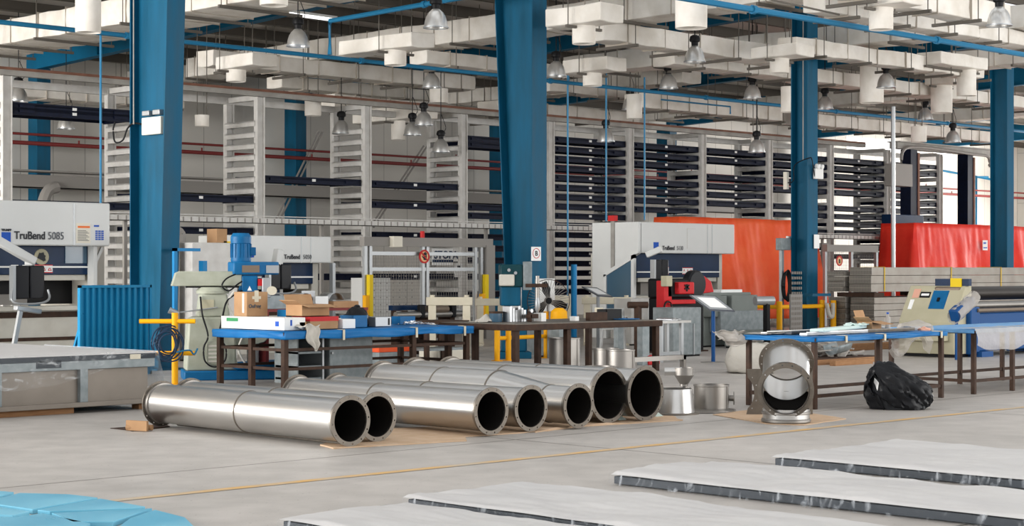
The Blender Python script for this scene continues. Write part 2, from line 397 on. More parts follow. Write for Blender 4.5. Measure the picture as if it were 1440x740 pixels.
# ---- blue columns
def column(a, b, wx, dn0, dn1, ztop, label, near=True, bolts=True):
    """H column: web runs along b. One flange upright, the other leans out upwards (dn0 foot depth, dn1 depth at ztop)."""
    t = thing('steel_column', label, 'column', (a, b, 0))
    h = wx/2; z0 = .02; th = .025
    if near: y_f0, y_f1, y_b0, y_b1 = -dn0/2, dn0/2-dn1, dn0/2, dn0/2
    else: y_f0, y_f1, y_b0, y_b1 = -dn0/2, -dn0/2, dn0/2, dn1-dn0/2
    def lean(x0, x1, ya, yb, w_):
        return MB().add([(x0, ya-w_/2, z0), (x1, ya-w_/2, z0), (x1, ya+w_/2, z0), (x0, ya+w_/2, z0), (x0, yb-w_/2, ztop), (x1, yb-w_/2, ztop), (x1, yb+w_/2, ztop), (x0, yb+w_/2, ztop)],
                        [(0, 3, 2, 1), (4, 5, 6, 7), (0, 1, 5, 4), (1, 2, 6, 5), (2, 3, 7, 6), (3, 0, 4, 7)])
    part('flange', lean(-h, h, y_f0, y_f1, th), 'blue_paint', t, smooth=0)
    part('flange', lean(-h, h, y_b0, y_b1, th), 'blue_paint', t, smooth=0)
    part('web', MB().add([(-.01, y_f0, z0), (.01, y_f0, z0), (.01, y_b0, z0), (-.01, y_b0, z0), (-.01, y_f1, ztop), (.01, y_f1, ztop), (.01, y_b1, ztop), (-.01, y_b1, ztop)],
                         [(0, 3, 2, 1), (4, 5, 6, 7), (0, 1, 5, 4), (1, 2, 6, 5), (2, 3, 7, 6), (3, 0, 4, 7)]), 'blue_paint', t, smooth=0)
    part('base_plate', MB().box(-h-.08, h+.08, -dn0/2-.1, dn0/2+.1, 0, .03), 'blue_paint', t)
    return t
def colpos(k): return COLA[k]
c1 = column(colpos(0), BC, .34, .8, 1.12, 7.6, 'widest blue steel column at the left, leaning out towards the top')
c2 = column(colpos(1), BC, .4, .66, 1.05, 7.6, 'blue steel column in the centre with a square B sign at its foot', near=False)
c3 = column(colpos(2), BC, .4, .44, .44, 7.6, 'straight blue steel column right of centre beside the orange cover')
c4 = column(colpos(3), BC, .34, .48, .48, 7.6, 'straight blue steel column at the right, standing in front of the red cover')
# emergency light boxes and conduits on the columns
def elight(col, px, pyt, pyb, wpx, label, up=True):
    a_, b_ = col.location.x, col.location.y
    return a_, b_
t = thing('emergency_light', 'cream twin emergency light box fixed on the left blue column', 'emergency light', (colpos(0)-.03, BC-.05, 3.8))
part('housing', MB().box(-.1, -.02, -.36, .18, -.02, .26), 'cream_pale', t, bev=.01)
part('lamp_head', MB().box(-.11, -.02, -.34, -.14, .29, .37), 'alu', t, bev=.01)
part('lamp_head', MB().box(-.11, -.02, -.04, .16, .29, .37), 'alu', t, bev=.01)
part('cable', MB().tube(smooth_curve([(-.1, .18, .16), (-.14, .36, .18), (-.16, .5, .1), (-.17, .62, -.08), (-.2, .8, -.1), (-.2, .86, .1), (-.2, .8, .22)]), .014), 'black', t)
part('conduit', MB().cyl((-.17, .3, .16), (-.17, .3, 3.7), .012), 'rail_grey', t)
t = thing('emergency_light', 'white twin spot emergency light box on the straight column right of centre', 'emergency light', (colpos(2), BC-.24, 3.72))
part('housing', MB().box(-.02, .28, -.1, -.02, -.02, .22), 'white_plastic', t, bev=.01)
for x in (.06, .2): part('lamp_head', MB().cyl((x, -.05, .28), (x, -.14, .26), .055, 14).cyl((x, -.05, .22), (x, -.05, .27), .015), 'white_plastic', t)
part('cable', MB().tube(smooth_curve([(.0, -.06, .0), (-.06, -.06, .2), (-.12, -.06, .42), (-.22, -.05, .45), (-.28, .3, .3), (-.28, .34, -.05), (-.28, .5, -.1)]), .012), 'black', t)
part('conduit', MB().cyl((-.24, .1, .4), (-.24, .1, 3.6), .012), 'rail_grey', t)
part('switch_box', MB().box(-.32, -.24, .5, .6, -.25, .15), 'cream_pale', t)
part('notice', MB().box(.0, .2, -.04, -.026, -1.62, -1.3), 'paper', t)
# ---- notices
a_, z_ = onb(715, 357, BC-.55)
t = thing('column_sign', 'white square sign with a ringed letter B on the central column', 'sign', (colpos(1)-.18, BC-.42, 1.78))
part('board', MB().box(-.13, .13, -.012, 0, 0, .27), 'paper', t)
part('ring', MB().lathe([(.088, -.003), (.1, -.003), (.1, 0), (.088, 0)], (0, -.012, .145), 'Y', 28, closed=True), 'sign_red', t)
text_part('letter', 'B', .13, 'text_dark', t, (0, -.016, .1), (PI/2, 0, 0), .003, align='CENTER')
# ================================================================ WALL SERVICES (back wall)
def runX(name, z, b, a0_, a1_, r, m, label, cat, n=10):
    return solo(name, MB().cyl((a0_, b, z), (a1_, b, z), r, n), m, label, cat)
t = thing('sprinkler_pipe', 'upper dark red sprinkler pipe running along the back wall', 'pipe', (0, 42.75, 5.2))
part('tube', MB().cyl((-6, 0, 0), (77, 0, 0), .035, 10), 'red_pipe', t)
for q in range(0, 74, 4): part('hanger', MB().box(q, q+.03, -.02, .02, .03, .16), 'red_pipe', t)
t = thing('sprinkler_pipe', 'lower dark red sprinkler pipe running along the back wall', 'pipe', (0, 42.7, 4.96))
part('tube', MB().cyl((-6, 0, 0), (77, 0, 0), .055, 10), 'red_pipe', t)
for q in range(2, 74, 4): part('hanger', MB().box(q, q+.03, -.02, .02, .05, .14), 'red_pipe', t)
t = thing('cable_tray', 'wide grey cable tray fixed along the back wall', 'cable tray', (0, 42.2, 3.75))
part('tray', MB().box(-6, 60, 0, .4, 0, .03).box(-6, 60, 0, .02, 0, .35).box(-6, 60, -.3, .3, .42, .46), 'rack_dark', t)
part('bend', MB().tube(smooth_curve([(atb(50, 43.3), 0, .05), (atb(36, 43.3), 0, -.1), (atb(28, 43.3), 0, -.7), (atb(27, 43.3), 0, -1.8)]), .16, 8), 'rack_dark', t)
# windows high on the back wall, right side (daylight)
for i, (x0, x1) in enumerate(((1190, 1268), (1312, 1338))):
    aa, bb_ = atb(x0, BW), atb(x1, BW)
    o = struct('window_%d' % (i+1), MB().box(aa, bb_, BW-.04, BW-.02, 6.75, 7.25), 'tube_on')
# back-wall columns (blue), seen through the rack
for i in (1, 2, 3, 4, 5):
    a = A1c+S0*i
    t = thing('wall_column', 'blue wall column standing against the back wall, %s from the left' % ['', 'first', 'second', 'third', 'fourth', 'fifth'][i], 'column', (a, 43.55, 0))
    part('flange', MB().box(-.2, .2, -.6, -.57, .02, 7.0), 'blue_paint', t)
    part('web', MB().box(-.01, .01, -.57, .2, .02, 7.0), 'blue_paint', t)
    part('base_plate', MB().box(-.3, .3, -.65, .3, 0, .03), 'blue_paint', t)
# wall braces
for i, (xa, ya, xb, yb) in enumerate(((448, 185, 385, 315), (596, 205, 520, 320))):
    b_ = 42.9; A0 = onb(xa, ya, b_); A1 = onb(xb, yb, b_)
    solo('brace_rod', MB().cyl((A0[0], b_, A0[1]), (A1[0], b_, A1[1]), .03, 8).cyl((A0[0]+.15, b_, A0[1]), (A1[0]+.15, b_, A1[1]), .03, 8), 'rack_dark',
         'thin diagonal wall brace seen behind the rack, %s one' % ('left' if i == 0 else 'right'), 'brace')

for o_ in list(sc.objects):
    if o_.name.startswith('column_sign'): nest(o_, [(('ring', 'letter'), 'board')])
# ================================================================ DUCTS
def duct_mesh(L, w_, h, seed, seg=.45):
    """insulated duct along +Y from 0 to L, section w_ x h, slightly uneven wrap"""
    m = MB(); n = max(3, int(L/seg)); rnd = random.Random(seed)
    prof = [(0, 0), (w_*.33, 0), (w_*.66, 0), (w_, 0), (w_, h*.5), (w_, h), (w_*.5, h), (0, h), (0, h*.5)]
    k = len(prof); vs = []
    for i in range(n+1):
        y = L*i/n; b_ = rnd.uniform(-.012, .018)
        for j, (x, z) in enumerate(prof):
            jx = noise.noise(Vector((x*2+seed, y*1.3, z*3)))*.035; jz = noise.noise(Vector((x*1.5, y*1.1+seed, z+9)))*.035
            if j in (1, 2): jz -= .02
            vs.append((x+jx+(b_ if x else -b_), y, z+jz))
    fs = [(i*k+j, i*k+(j+1) % k, (i+1)*k+(j+1) % k, (i+1)*k+j) for i in range(n) for j in range(k)]
    fs += [tuple(range(k-1, -1, -1)), tuple(n*k+j for j in range(k))]
    return m.add(vs, fs)
def rotX(m):  # Y-run -> X-run
    m.v = [(y, x, z) for x, y, z in m.v]; m.f = [f[::-1] for f in m.f]; return m
NDUCT = [0]
def duct(dirn, px, py, z, x0, x1, w_, h, label, hang=1.75, seams=1.2, hphase=0.7):
    NDUCT[0] += 1; sd = NDUCT[0]*3.7
    A, B = G(px, py, z)
    if dirn == 'Y':
        b0, b1 = sorted((ata(x0, A), ata(x1, A))); L = b1-b0; loc = (A, b0, z)
    else:
        a0_, a1_ = sorted((atb(x0, B), atb(x1, B))); L = a1_-a0_; loc = (a0_, B, z)
    t = thing('air_duct', label, 'air duct', loc)
    m = duct_mesh(L, w_, h, sd)
    part('casing', m if dirn == 'Y' else rotX(m), 'duct_wrap', t, bev=.015)
    q = seams*.6
    while q < L-.2:
        g = MB(); g.box(-.03, w_+.03, q, q+.012, -.035, h+.03); q += seams
        part('seam_band', g if dirn == 'Y' else rotX(g), 'seam_tape', t, smooth=0)
    q = hphase
    while q < L:
        g = MB().box(-.28, w_+.28, q, q+.06, -.1, -.04)
        zt = roofz(25)-z-.1
        g.cyl((-.22, q+.03, -.04), (-.22, q+.03, zt), .011, 5).cyl((w_+.22, q+.03, -.04), (w_+.22, q+.03, zt), .011, 5)
        part('hanger', g if dirn == 'Y' else rotX(g), 'purlin', t, smooth=0); q += hang
    return t, loc, L
def outlet(px, pyb, wpx, hpx, label, zb=5.9, boxw=None, boxpx=None, boxh=.45, dirn='Y', zt=6.4):
    """round spout hanging from a plenum box"""
    Y = depth(pyb, zb); r = wpx*Y/F/2; A, B = G(px, pyb, zb); h = hpx*Y/F
    t = thing('air_outlet', label, 'air outlet', (A, B, zb))
    m = MB(); n = 28
    m.lathe([(r*.99, 0), (r, h*.3), (r*.995, h*.65), (r*1.01, h), (r*.9, h), (r*.9, .03), (r*.92, 0)], n=n, closed=True)
    m.cyl((0, 0, h*.8), (0, 0, h*.82), r*.9, n)
    part('spout', m, 'duct_wrap', t)
    if not boxpx:
        zr_ = roofz(max(B, 15))-zb
        for sx_ in (-1, 1): part('hanger_rod', MB().cyl((sx_*r*.8, 0, h-.05), (sx_*r*.8, 0, zr_), .012, 5), 'purlin', t, smooth=0)
    if boxpx:   # plenum: extends toward the branch along Y or X
        x0, x1 = boxpx
        if dirn == 'Y':
            b0, b1 = sorted((ata(x0, A-r), ata(x1, A-r))); b0 = min(b0, B-r-.05); mm = duct_mesh(b1-b0, 2*r+.2, boxh, px*.1); mm.v = [(x-r-.1, y+b0-B, z+h-.02) for x, y, z in mm.v]
        else:
            a0_, a1_ = sorted((atb(x0, B-r), atb(x1, B-r))); mm = rotX(duct_mesh(a1_-a0_, 2*r+.2, boxh, px*.1)); mm.v = [(x+a0_-A, y-r-.1, z+h-.02) for x, y, z in mm.v]
        part('plenum_box', mm, 'duct_wrap', t, bev=.02)
        bx = [v[0] for v in mm.v]; by = [v[1] for v in mm.v]
        zt_ = roofz(25)-zb-.05
        part('hanger', MB().box(min(bx)-.15, max(bx)+.15, -.03, .03, h-.1, h-.05).cyl((min(bx)-.1, 0, h-.06), (min(bx)-.1, 0, zt_), .011, 5).cyl((max(bx)+.1, 0, h-.06), (max(bx)+.1, 0, zt_), .011, 5), 'purlin', t, smooth=0)
    return t
duct('Y', 145, 37, 6.85, -60, 520, 1.5, .55, 'wide white insulated duct across the top left corner, passing behind the leftmost column')
duct('Y', 583, 67, 6.85, 262, 1120, .9, .52, 'long white main duct rising left to right behind the central column')
duct('Y', 860, 99, 6.85, 792, 1500, .9, .5, 'long white main duct rising from the centre to the top right column')
duct('Y', 1147, 150, 6.85, 905, 1330, .9, .45, 'white main duct behind the right half of the lamps')
duct('Y', 1300, 172, 6.85, 1150, 1500, .8, .4, 'farthest white main duct at the right, beside the end wall')
duct('Y', 30, 140, 6.85, -40, 250, .8, .4, 'white duct low at the far left above the rack beam')
duct('X', 880, 60, 6.4, 850, 1125, .6, .4, 'white branch duct descending right behind the big round spout at the top')
duct('X', 1000, 96, 6.4, 950, 1480, .7, .33, 'white branch duct with a brownish underside descending right of centre')
duct('X', 1300, 14, 6.4, 1180, 1420, .5, .42, 'white branch duct in the top right corner, right of a round spout')
duct('X', 1212, 86, 6.4, 1120, 1383, .5, .34, 'white branch duct ending in a plenum near the rightmost column')
duct('X', 800, 130, 6.4, 772, 918, .6, .3, 'thin white branch duct right of the central column above the lamp row')
duct('X', 590, 119, 6.4, 300, 668, .7, .36, 'long white branch duct descending behind the low lamp near the middle left')
duct('X', 690, 98, 6.4, 600, 800, .6, .3, 'white branch duct just left of the central column')
duct('X', 500, 132, 6.4, 395, 620, .6, .3, 'white branch duct close above the rusty beam, left of centre')
duct('X', 80, 139, 6.1, -30, 260, .9, .3, 'white duct running along the back wall at the far left')
duct('X', 1000, 160, 6.0, 905, 1100, .7, .4, 'white duct low above the rusty beam, right of centre')
duct('X', 560, 158, 5.9, 470, 720, .8, .35, 'white duct behind the tops of the tall rack frames')
duct('X', 1150, 176, 6.0, 1122, 1400, .6, .35, 'white duct just above the rusty beam near the right')
duct('Y', 700, 140, 6.85, 560, 960, .8, .4, 'white duct behind the central column above the rack')
duct('Y', 1400, 92, 6.85, 1300, 1560, .8, .45, 'white duct behind the rightmost column')
duct('X', 1330, 45, 6.5, 1160, 1500, .5, .3, 'small white duct crossing behind the rightmost column near its top')
duct('X', 800, 165, 5.9, 700, 900, .8, .3, 'white duct seen between the blue drop pipes above the rack')
L_ = 'white round air outlet '
outlet(972, 40, 45, 55, L_+'largest of all, hanging at the top right of centre')
outlet(124, 46, 36, 60, L_+'at the top left corner, left of the leftmost column')
outlet(385, 8, 40, 22, L_+'cut by the top edge, right of the leftmost column')
outlet(332, 115, 28, 18, L_+'under a box right of the leftmost column', boxpx=(308, 361), boxh=.28)
outlet(556, 92, 31, 22, L_+'under a box behind the hanging lamp, left of the central column', boxpx=(482, 583), boxh=.3)
outlet(821, 62, 33, 28, L_+'under a box just right of the central column', boxpx=(772, 850), boxh=.33)
outlet(833, 121, 27, 20, L_+'under a small box beside the blue pipe loop', boxpx=(795, 858), boxh=.3)
outlet(1096, 103, 27, 22, L_+'just left of the straight central column', boxpx=(1060, 1125), boxh=.25)
outlet(1239, 42, 34, 33, L_+'at the top right, right of the straight blue column', boxpx=(1210, 1275), boxh=.15)
outlet(1226, 145, 33, 56, L_+'long one beside the bright lamp at the right', boxh=.3)
outlet(1359, 135, 27, 38, L_+'left of the rightmost column', boxpx=(1318, 1384), boxh=.3, dirn='X')
outlet(1324, 159, 30, 40, L_+'darker one under a square box left of the rightmost column', boxpx=(1303, 1345), boxh=.33)
outlet(617, 145, 26, 20, L_+'below the low lamp near the rusty beam')
outlet(440, 163, 23, 22, L_+'behind the rusty beam at the left', zb=5.4)
outlet(560, 197, 20, 28, L_+'behind the rack frames, left of the central column', zb=5.0, boxpx=(500, 596), boxh=.35, dirn='Y')
outlet(892, 167, 22, 34, L_+'behind the rusty beam, right of the lowest lamp', zb=5.6)
outlet(1108, 158, 20, 36, L_+'hidden partly behind the straight central column', zb=5.6)
outlet(284, 178, 20, 16, L_+'small one behind the rack, right of the leftmost column', zb=4.9)
outlet(1292, 200, 22, 22, L_+'far one above the gantry at the right', zb=5.2)
outlet(1062, 212, 12, 18, L_+'tiny far one above the trays right of centre', zb=4.8)
# ================================================================ BLUE PIPES
def wpipe(name, pts, r, m, label, cat='pipe', fit=True):
    o0 = pts[0]
    t = thing(name, label, cat, o0)
    part('tube', MB().tube(pts, r, 8), m, t, world=True)
    if fit:
        g = MB()
        for p, q in zip(pts, pts[1:]):
            p = Vector(p); q = Vector(q); L = (q-p).length; d_ = (q-p).normalized(); k_ = 2.9
            while k_ < L: part('coupling', MB().cyl(p+d_*k_, p+d_*(k_+.09), r*1.45, 8), m, t, world=True); k_ += 5.8
    return t
B1 = 29.4; zp = 6.06
wpipe('water_pipe', [(atb(-20, B1), B1, zp), (74, B1, zp)], .045, 'blue_pipe', 'long blue pipe crossing the whole hall above the rack beam')
B2 = 18.9
wpipe('water_pipe', [(atb(900, B2), B2, zp), (atb(1520, B2), B2, zp)], .055, 'blue_pipe', 'thicker blue pipe descending from the top centre to the right edge')
wpipe('cable_conduit', [(atb(1000, 18.7), 18.7, zp+.22), (atb(1180, 18.7), 18.7, zp+.12)], .018, 'purlin', 'thin dark cable above the thicker blue pipe', 'cable', False)
aj = atb(463, B1); b3 = ata(842, aj)
wpipe('water_pipe', [(aj, B1-.02, zp+.05), (aj, B1-.02, 6.82), (aj, 22, 6.92)], .05, 'blue_pipe', 'blue pipe rising from the long pipe and running along the main duct')
for px, y1, lab in ((144, 292, 'leftmost blue drop pipe, left of the widest column'), (801, 492, 'blue drop pipe nearest right of the central column'), (855, 312, 'second blue drop pipe right of the central column'), (909, 310, 'third blue drop pipe right of the central column')):
    a_ = atb(px, B1); za = zat(y1, a_, B1)
    wpipe('drop_pipe', [(a_, B1+.06, zp+(.35 if px > 200 else 0)), (a_, B1+.06, max(za, .0)+.01)], .022, 'blue_pipe', 'thin '+lab, 'pipe', False)
wpipe('drop_pipe', [(atb(243, 26), 26, 3.3), (atb(243, 26), 26, .01)], .03, 'bright_blue', 'blue drop pipe at the right foot of the widest column', 'pipe', False)
wpipe('drop_pipe', [(atb(833, 29.6), 29.6, 6.35), (atb(800, 29.6), 29.6, 6.35), (atb(800, 29.6), 29.6, 6.1)], .02, 'blue_pipe', 'small blue pipe loop above the long pipe', 'pipe', False)
a_ = atb(1256, 27); wpipe('steel_pole', [(a_, 27, .01), (a_, 27, zat(150, a_, 27))], .06, 'alu', 'tall grey conduit pole in front of the gantry at the right', 'pole', False)
a_ = atb(1373, 43); wpipe('drop_pipe', [(a_+1, 43, zat(248, a_, 43)), (a_, 43, zat(248, a_, 43)), (a_, 43, 1.0)], .05, 'blue_pipe', 'bright blue pipe on the back wall right of the gantry', 'pipe', False)
wpipe('cable_conduit', [(atb(1325, 43.2), 43.2, zat(240, atb(1325, 43.2), 43.2)), (76, 43.2, zat(232, atb(1325, 43.2), 43.2)-.6)], .05, 'blue_beam', 'dark pipe along the back wall at the right', 'pipe', False)
wpipe('water_pipe', [(atb(930, 30.5), 30.5, 6.05), (atb(1027, 30.5), 30.5, 6.05), (atb(1027, 30.5), 30.5, 5.85)], .022, 'blue_pipe', 'thin blue pipe with a bend above the rusty beam, right of centre', 'pipe', False)
# ================================================================ PENDANT LAMPS
lamp0 = None
def lamp(px, pyb, label, zb=5.95, on=False, s=1.0):
    global lamp0
    A, B = G(px, pyb, zb)
    if lamp0 is None or on or s != 1 or zb != 5.95:
        t = thing('pendant_lamp', label, 'pendant lamp', (A, B, zb), 0, 'bell lamps hanging over the hall')
        prof = [(.225, 0), (.215, .012), (.212, .05), (.2, .12), (.175, .2), (.135, .27), (.09, .31), (.07, .33)]
        prof = [(r*s, h*s) for r, h in prof]
        part('reflector', MB().lathe(prof+[(r-.006, h) for r, h in prof[::-1]], n=28, closed=True), 'reflector', t)
        part('rim', MB().lathe([(.222*s, -.01), (.232*s, -.01), (.232*s, .012), (.222*s, .012)], n=28, closed=True), 'alu', t)
        part('ballast_housing', MB().lathe([(.0, .56), (.05, .56), (.1, .53), (.115, .47), (.11, .43), (.075, .41), (.07, .33), (.0, .33)] if s == 1 else [(0, .56*s), (.1*s, .53*s), (.11*s, .43*s), (.07*s, .33*s), (0, .33*s)], n=18), 'black', t)
        part('bulb', MB().lathe([(0, .1*s), (.05*s, .13*s), (.06*s, .2*s), (.04*s, .3*s), (0, .3*s)], n=14), 'lamp_on' if on else 'white_plastic', t)
        part('suspension_cord', MB().cyl((0, 0, .56*s), (0, 0, roofz(B)-zb), .012, 6).tube(smooth_curve([(.08*s, 0, .5*s), (.17*s, 0, .62*s), (.1*s, 0, .8), (.02, 0, .95)]), .008, 6), 'black', t)
        nest(t, [(('rim', 'bulb'), 'reflector')])
        if not on and s == 1 and zb == 5.95: lamp0 = t
        return t
    return dup(lamp0, (A, B, zb), label=label)
P_ = 'silver bell lamp '
lamp(613, 39, P_+'at the top edge, left of the central column')
lamp(419, 65, P_+'glowing blue white inside, right of the leftmost column', on=True)
lamp(782, 107, P_+'touching the right side of the central column')
lamp(607, 123, P_+'just under the long blue pipe, left of the central column')
lamp(977, 87, P_+'below the largest round air outlet')
lamp(940, 124, P_+'between the branch ducts left of the largest outlet lamp')
lamp(886, 154, P_+'hanging level with the blue pipe above the second drop pipe')
lamp(1058, 138, P_+'left of the straight central column')
lamp(1246, 123, P_+'in front of the long outlet at the right')
lamp(1160, 153, P_+'right beside the straight central column')
lamp(1301, 168, P_+'under the darker square box at the right')
lamp(1405, 36, P_+'high in front of the rightmost column')
lamp(93, 181, P_+'left of the leftmost column over the rack', zb=5.2)
lamp(26, 142, P_+'at the far left edge above the navy trays', zb=5.6)
lamp(852, 199, P_+'small, behind the rack top right of centre', zb=4.9)
lamp(1064, 214, P_+'small, above the trays beside the straight column', zb=4.7)
lamp(1340, 200, P_+'far, over the gantry at the right', zb=5.3)
lamp(480, 188, P_+'dim, behind the first rack frame of the middle left', zb=5.0)
lamp(580, 190, P_+'dim, behind the rack, right of the third frame', zb=5.0)
lamp(596, 176, P_+'upper of the two behind the tall frame, left of the central column', zb=5.2)
lamp(620, 214, P_+'low one by the wall behind the tall frame', zb=4.6)
t = thing('tube_light', 'lit twin fluorescent tube fixture under the roof near the glowing bell lamp', 'tube light', (*G(415, 22, 7.0), 7.0), .05)
part('fixture', MB().box(-1.1, 1.1, -.12, .12, .04, .09), 'white_paint', t)
for y in (-.08, .08): part('tube', MB().cyl((-1.05, y, .02), (1.05, y, .02), .02, 8), 'tube_on', t)
# ================================================================ STORAGE RACK
RB = 34.0
posts = [1/(.0003454+.00001893*i) for i in range(-2, 10)]
posts = [atb(3260-p, RB) for p in posts]
pitch = (posts[-1]-posts[0])/(len(posts)-1)
RBK = ata(320, atb(363, RB))      # rear post line
RD = RBK-RB
t = thing('rack_beam', 'long grey beam with a rusty crane rail lying along the rack tops', 'beam', (posts[0]-2, RB, 5.6))
xe = atb(1215, RB)
part('beam', MB().box(0, xe-posts[0]+2, -.07, .07, .06, .16).box(0, xe-posts[0]+2, -.1, .1, .15, .17), 'rail_grey', t, world=False)
part('rail', MB().box(0, xe-posts[0]+2, -.06, .06, .17, .235), 'rail_rust', t)
t = thing('rack_beam', 'thinner pale beam along the rear row of rack posts', 'beam', (posts[0]-2, RBK, 5.55))
part('beam', MB().box(0, pitch*11+4, -.06, .06, 0, .16), 'rack_paint', t)
t = thing('cross_tie', 'pale cross ties joining the front and rear rack beams', 'tie', (posts[0], RB, 5.58))
for i in range(12): part('tie', MB().box(pitch*i-.06, pitch*i+.06, .1, RD-.06, 0, .12), 'rack_paint', t)
LV = [.35+.262*i for i in range(19)]
fr = None
names12 = ['leftmost', 'second', 'third', 'fourth', 'fifth', 'sixth', 'seventh', 'eighth', 'ninth', 'tenth', 'eleventh', 'rightmost']
for i, a in enumerate(posts):
    if i == 0:
        fr = thing('rack_tower', 'tall pale steel ladder tower of the rack, leftmost of the row', 'rack tower', (a, RB, 0), 0, 'tall rack towers')
        for y in (0, RD):
            part('post', MB().box(-.11, .11, y-.012, y+.012, 0, 5.65).box(-.11, -.095, y-.07, y+.07, 0, 5.65).box(.095, .11, y-.07, y+.07, 0, 5.65), 'rack_paint', fr, smooth=0)
        for z in LV:
            part('bracket', MB().box(-.13, .13, .02, RD-.02, z, z+.03).box(-.13, -.115, .02, RD-.02, z-.1, z+.03).box(.115, .13, .02, RD-.02, z-.1, z+.03), 'rack_paint', fr, smooth=0)
        part('foot_plate', MB().box(-.2, .2, -.15, RD+.15, 0, .02), 'rack_dark', fr)
    else:
        dup(fr, (a, RB, 0), label='tall pale steel ladder tower of the rack, %s from the left' % names12[i])
# navy sheet cassettes
tr = thing('sheet_cassette', 'x', 'sheet cassette', (0, 0, 0), 0, 'navy sheet cassettes in the rack')
W = pitch-.32
part('tray', MB().box(0, W, 0, RD-.05, .0, .04).box(0, W, 0, .05, -.09, .07).box(0, W, RD-.1, RD-.05, -.05, .07).box(0, .05, 0, RD-.05, -.07, .06).box(W-.05, W, 0, RD-.05, -.07, .06), 'navy_tray', tr, smooth=0)
part('lip', MB().box(.15, .5, -.03, 0, -.04, .02), 'navy_tray', tr); part('lip', MB().box(W-.5, W-.15, -.03, 0, -.04, .02), 'navy_tray', tr)
part('tag', MB().box(W/2-.05, W/2+.05, -.012, 0, -.03, .03), 'paper', tr)
sheets = part('sheet_stack', MB().box(.15, W-.2, .08, RD-.15, .04, .07), 'sheet_steel', tr)
bays = {0: [144, 151, 281], 1: [271, 318], 2: [247, 385], 3: [254, 283, 326, 385], 4: [191, 199, 287, 299, 329, 345, 362, 385, 410],
        5: 'all', 6: [18-0, 17, 16, 14, 13, 12, 11], 7: [18, 17, 15, 14, 13, 12], 8: [18, 17, 16, 15, 14, 12, 11, 9], 9: 'most', 10: [18, 17, 15, 14, 13, 12, 11, 10, 9, 8]}
bayname = ['leftmost bay', 'bay behind the widest column', 'bay right of the widest column', 'bay two left of the central column', 'bay just left of the central column', 'bay right of the central column',
           'bay above the right press brake', 'bay left of the straight blue column', 'bay behind the straight blue column', 'bay right of the straight blue column', 'last bay beside the gantry']
first = True
for i in range(11):
    spec = bays[i]; a = posts[i]+.16
    if spec == 'all': zs = [LV[n] for n in range(18, 1, -1)]
    elif spec == 'most': zs = [LV[n] for n in (18, 17, 16, 15, 14, 12, 11, 10, 9, 7, 6, 4, 3)]
    elif spec[0] < 60: zs = [LV[n] for n in spec]
    else:
        xm = (3260-1/(.0003454+.00001893*(i-1.9)))
        zs = []
        for py in spec:
            zs.append(zat(py, posts[i]+.4, RB)-.2)
        zs = sorted(set(zs), reverse=True)
    for k_, z in enumerate(zs):
        lab = 'navy sheet cassette, %s in the %s' % (ORD[k_]+' from top' if k_ else 'topmost', bayname[i])
        if first: tr.location = (a, RB+.02, z+.13); tr['label'] = lab; first = False
        else: dup(tr, (a, RB+.02, z+.13), label=lab)
# second run of rack posts behind, seen through the open bays
# ================================================================ GANTRY CRANE at the rack's right end
ga = atb(1278, 32.6)
t = thing('stacker_crane', 'dark stacker crane with two tall navy masts at the right end of the rack', 'stacker crane', (ga, 32.6, 0))
gz = zat(215, ga, 32.6)
ga2 = atb(1359, 32.6)-ga
part('mast', MB().box(-.2, .2, -.2, .2, .2, gz+.1), 'navy_tray', t, bev=.01)
part('mast', MB().box(ga2-.25, ga2+.1, -.2, .2, .2, gz+.1), 'navy_tray', t, bev=.01)
part('mast_guide', MB().box(.21, .32, -.22, .1, .2, gz), 'rail_rust', t).parent = t
part('mast_guide', MB().box(ga2+.11, ga2+.2, -.22, .1, .2, gz), 'rail_rust', t)
part('top_beam', MB().box(-.9, ga2+1.3, -.15, .15, gz+.1, gz+.3).box(-.9, ga2+1.3, -.25, .25, gz+.3, gz+.34), 'rail_grey', t)
part('base_beam', MB().box(-.9, ga2+1.3, -.3, .3, 0, .2), 'navy_tray', t)
part('lift_cable', MB().tube(smooth_curve([(-.9, -.3, gz-.6), (-.75, -.3, gz+.05), (.5, -.3, gz+.18), (ga2, -.3, gz+.1), (ga2+.9, -.3, gz+.05), (ga2+1.0, -.3, gz-.3)]), .05, 8), 'rack_dark', t)
a_, z_ = onb(1242, 262, 32.3); a2_ = atb(1258, 32.3)
part('control_cabinet', MB().box(a_-ga, a2_-ga+.35, -.75, -.35, z_, z_+.72), 'rack_dark', t, bev=.02)
part('cabinet_door', MB().box(a_-ga-.1, a2_-ga+1.0, -.75, -.3, .2, z_-.9), 'machine_navy', t, bev=.02)
# ================================================================ MACHINE FENCE in front of the rack
FB = 31.8
def fence_tray(x0, x1, z, label):
    a0_, a1_ = atb(x0, FB), atb(x1, FB)
    t = thing('cable_tray', label, 'cable tray', (a0_, FB, z))
    L = a1_-a0_
    part('channel', MB().box(0, L, 0, .22, 0, .015).box(0, L, 0, .012, 0, .12).box(0, L, .21, .22, 0, .12), 'rack_paint', t)
    part('rim', MB().box(0, L, -.02, .0, .15, .17), 'rack_paint', t)
    g = MB(); q = .05
    while q < L: g.box(q, q+.03, -.006, -.001, .01, .11); q += .2
    part('slot', g, 'rack_dark', t, kind='stuff')
    g = MB()
    q = .6
    while q < L: g.box(q-.04, q+.04, .23, .29, -z, 0); q += 5.2
    part('leg', g, 'rack_dark', t)
fence_tray(150, 1120, 2.62, 'slotted cable tray on posts running along the machine fence in front of the rack')
fence_tray(1150, 1258, 2.55, 'slotted cable tray right of the straight blue column')
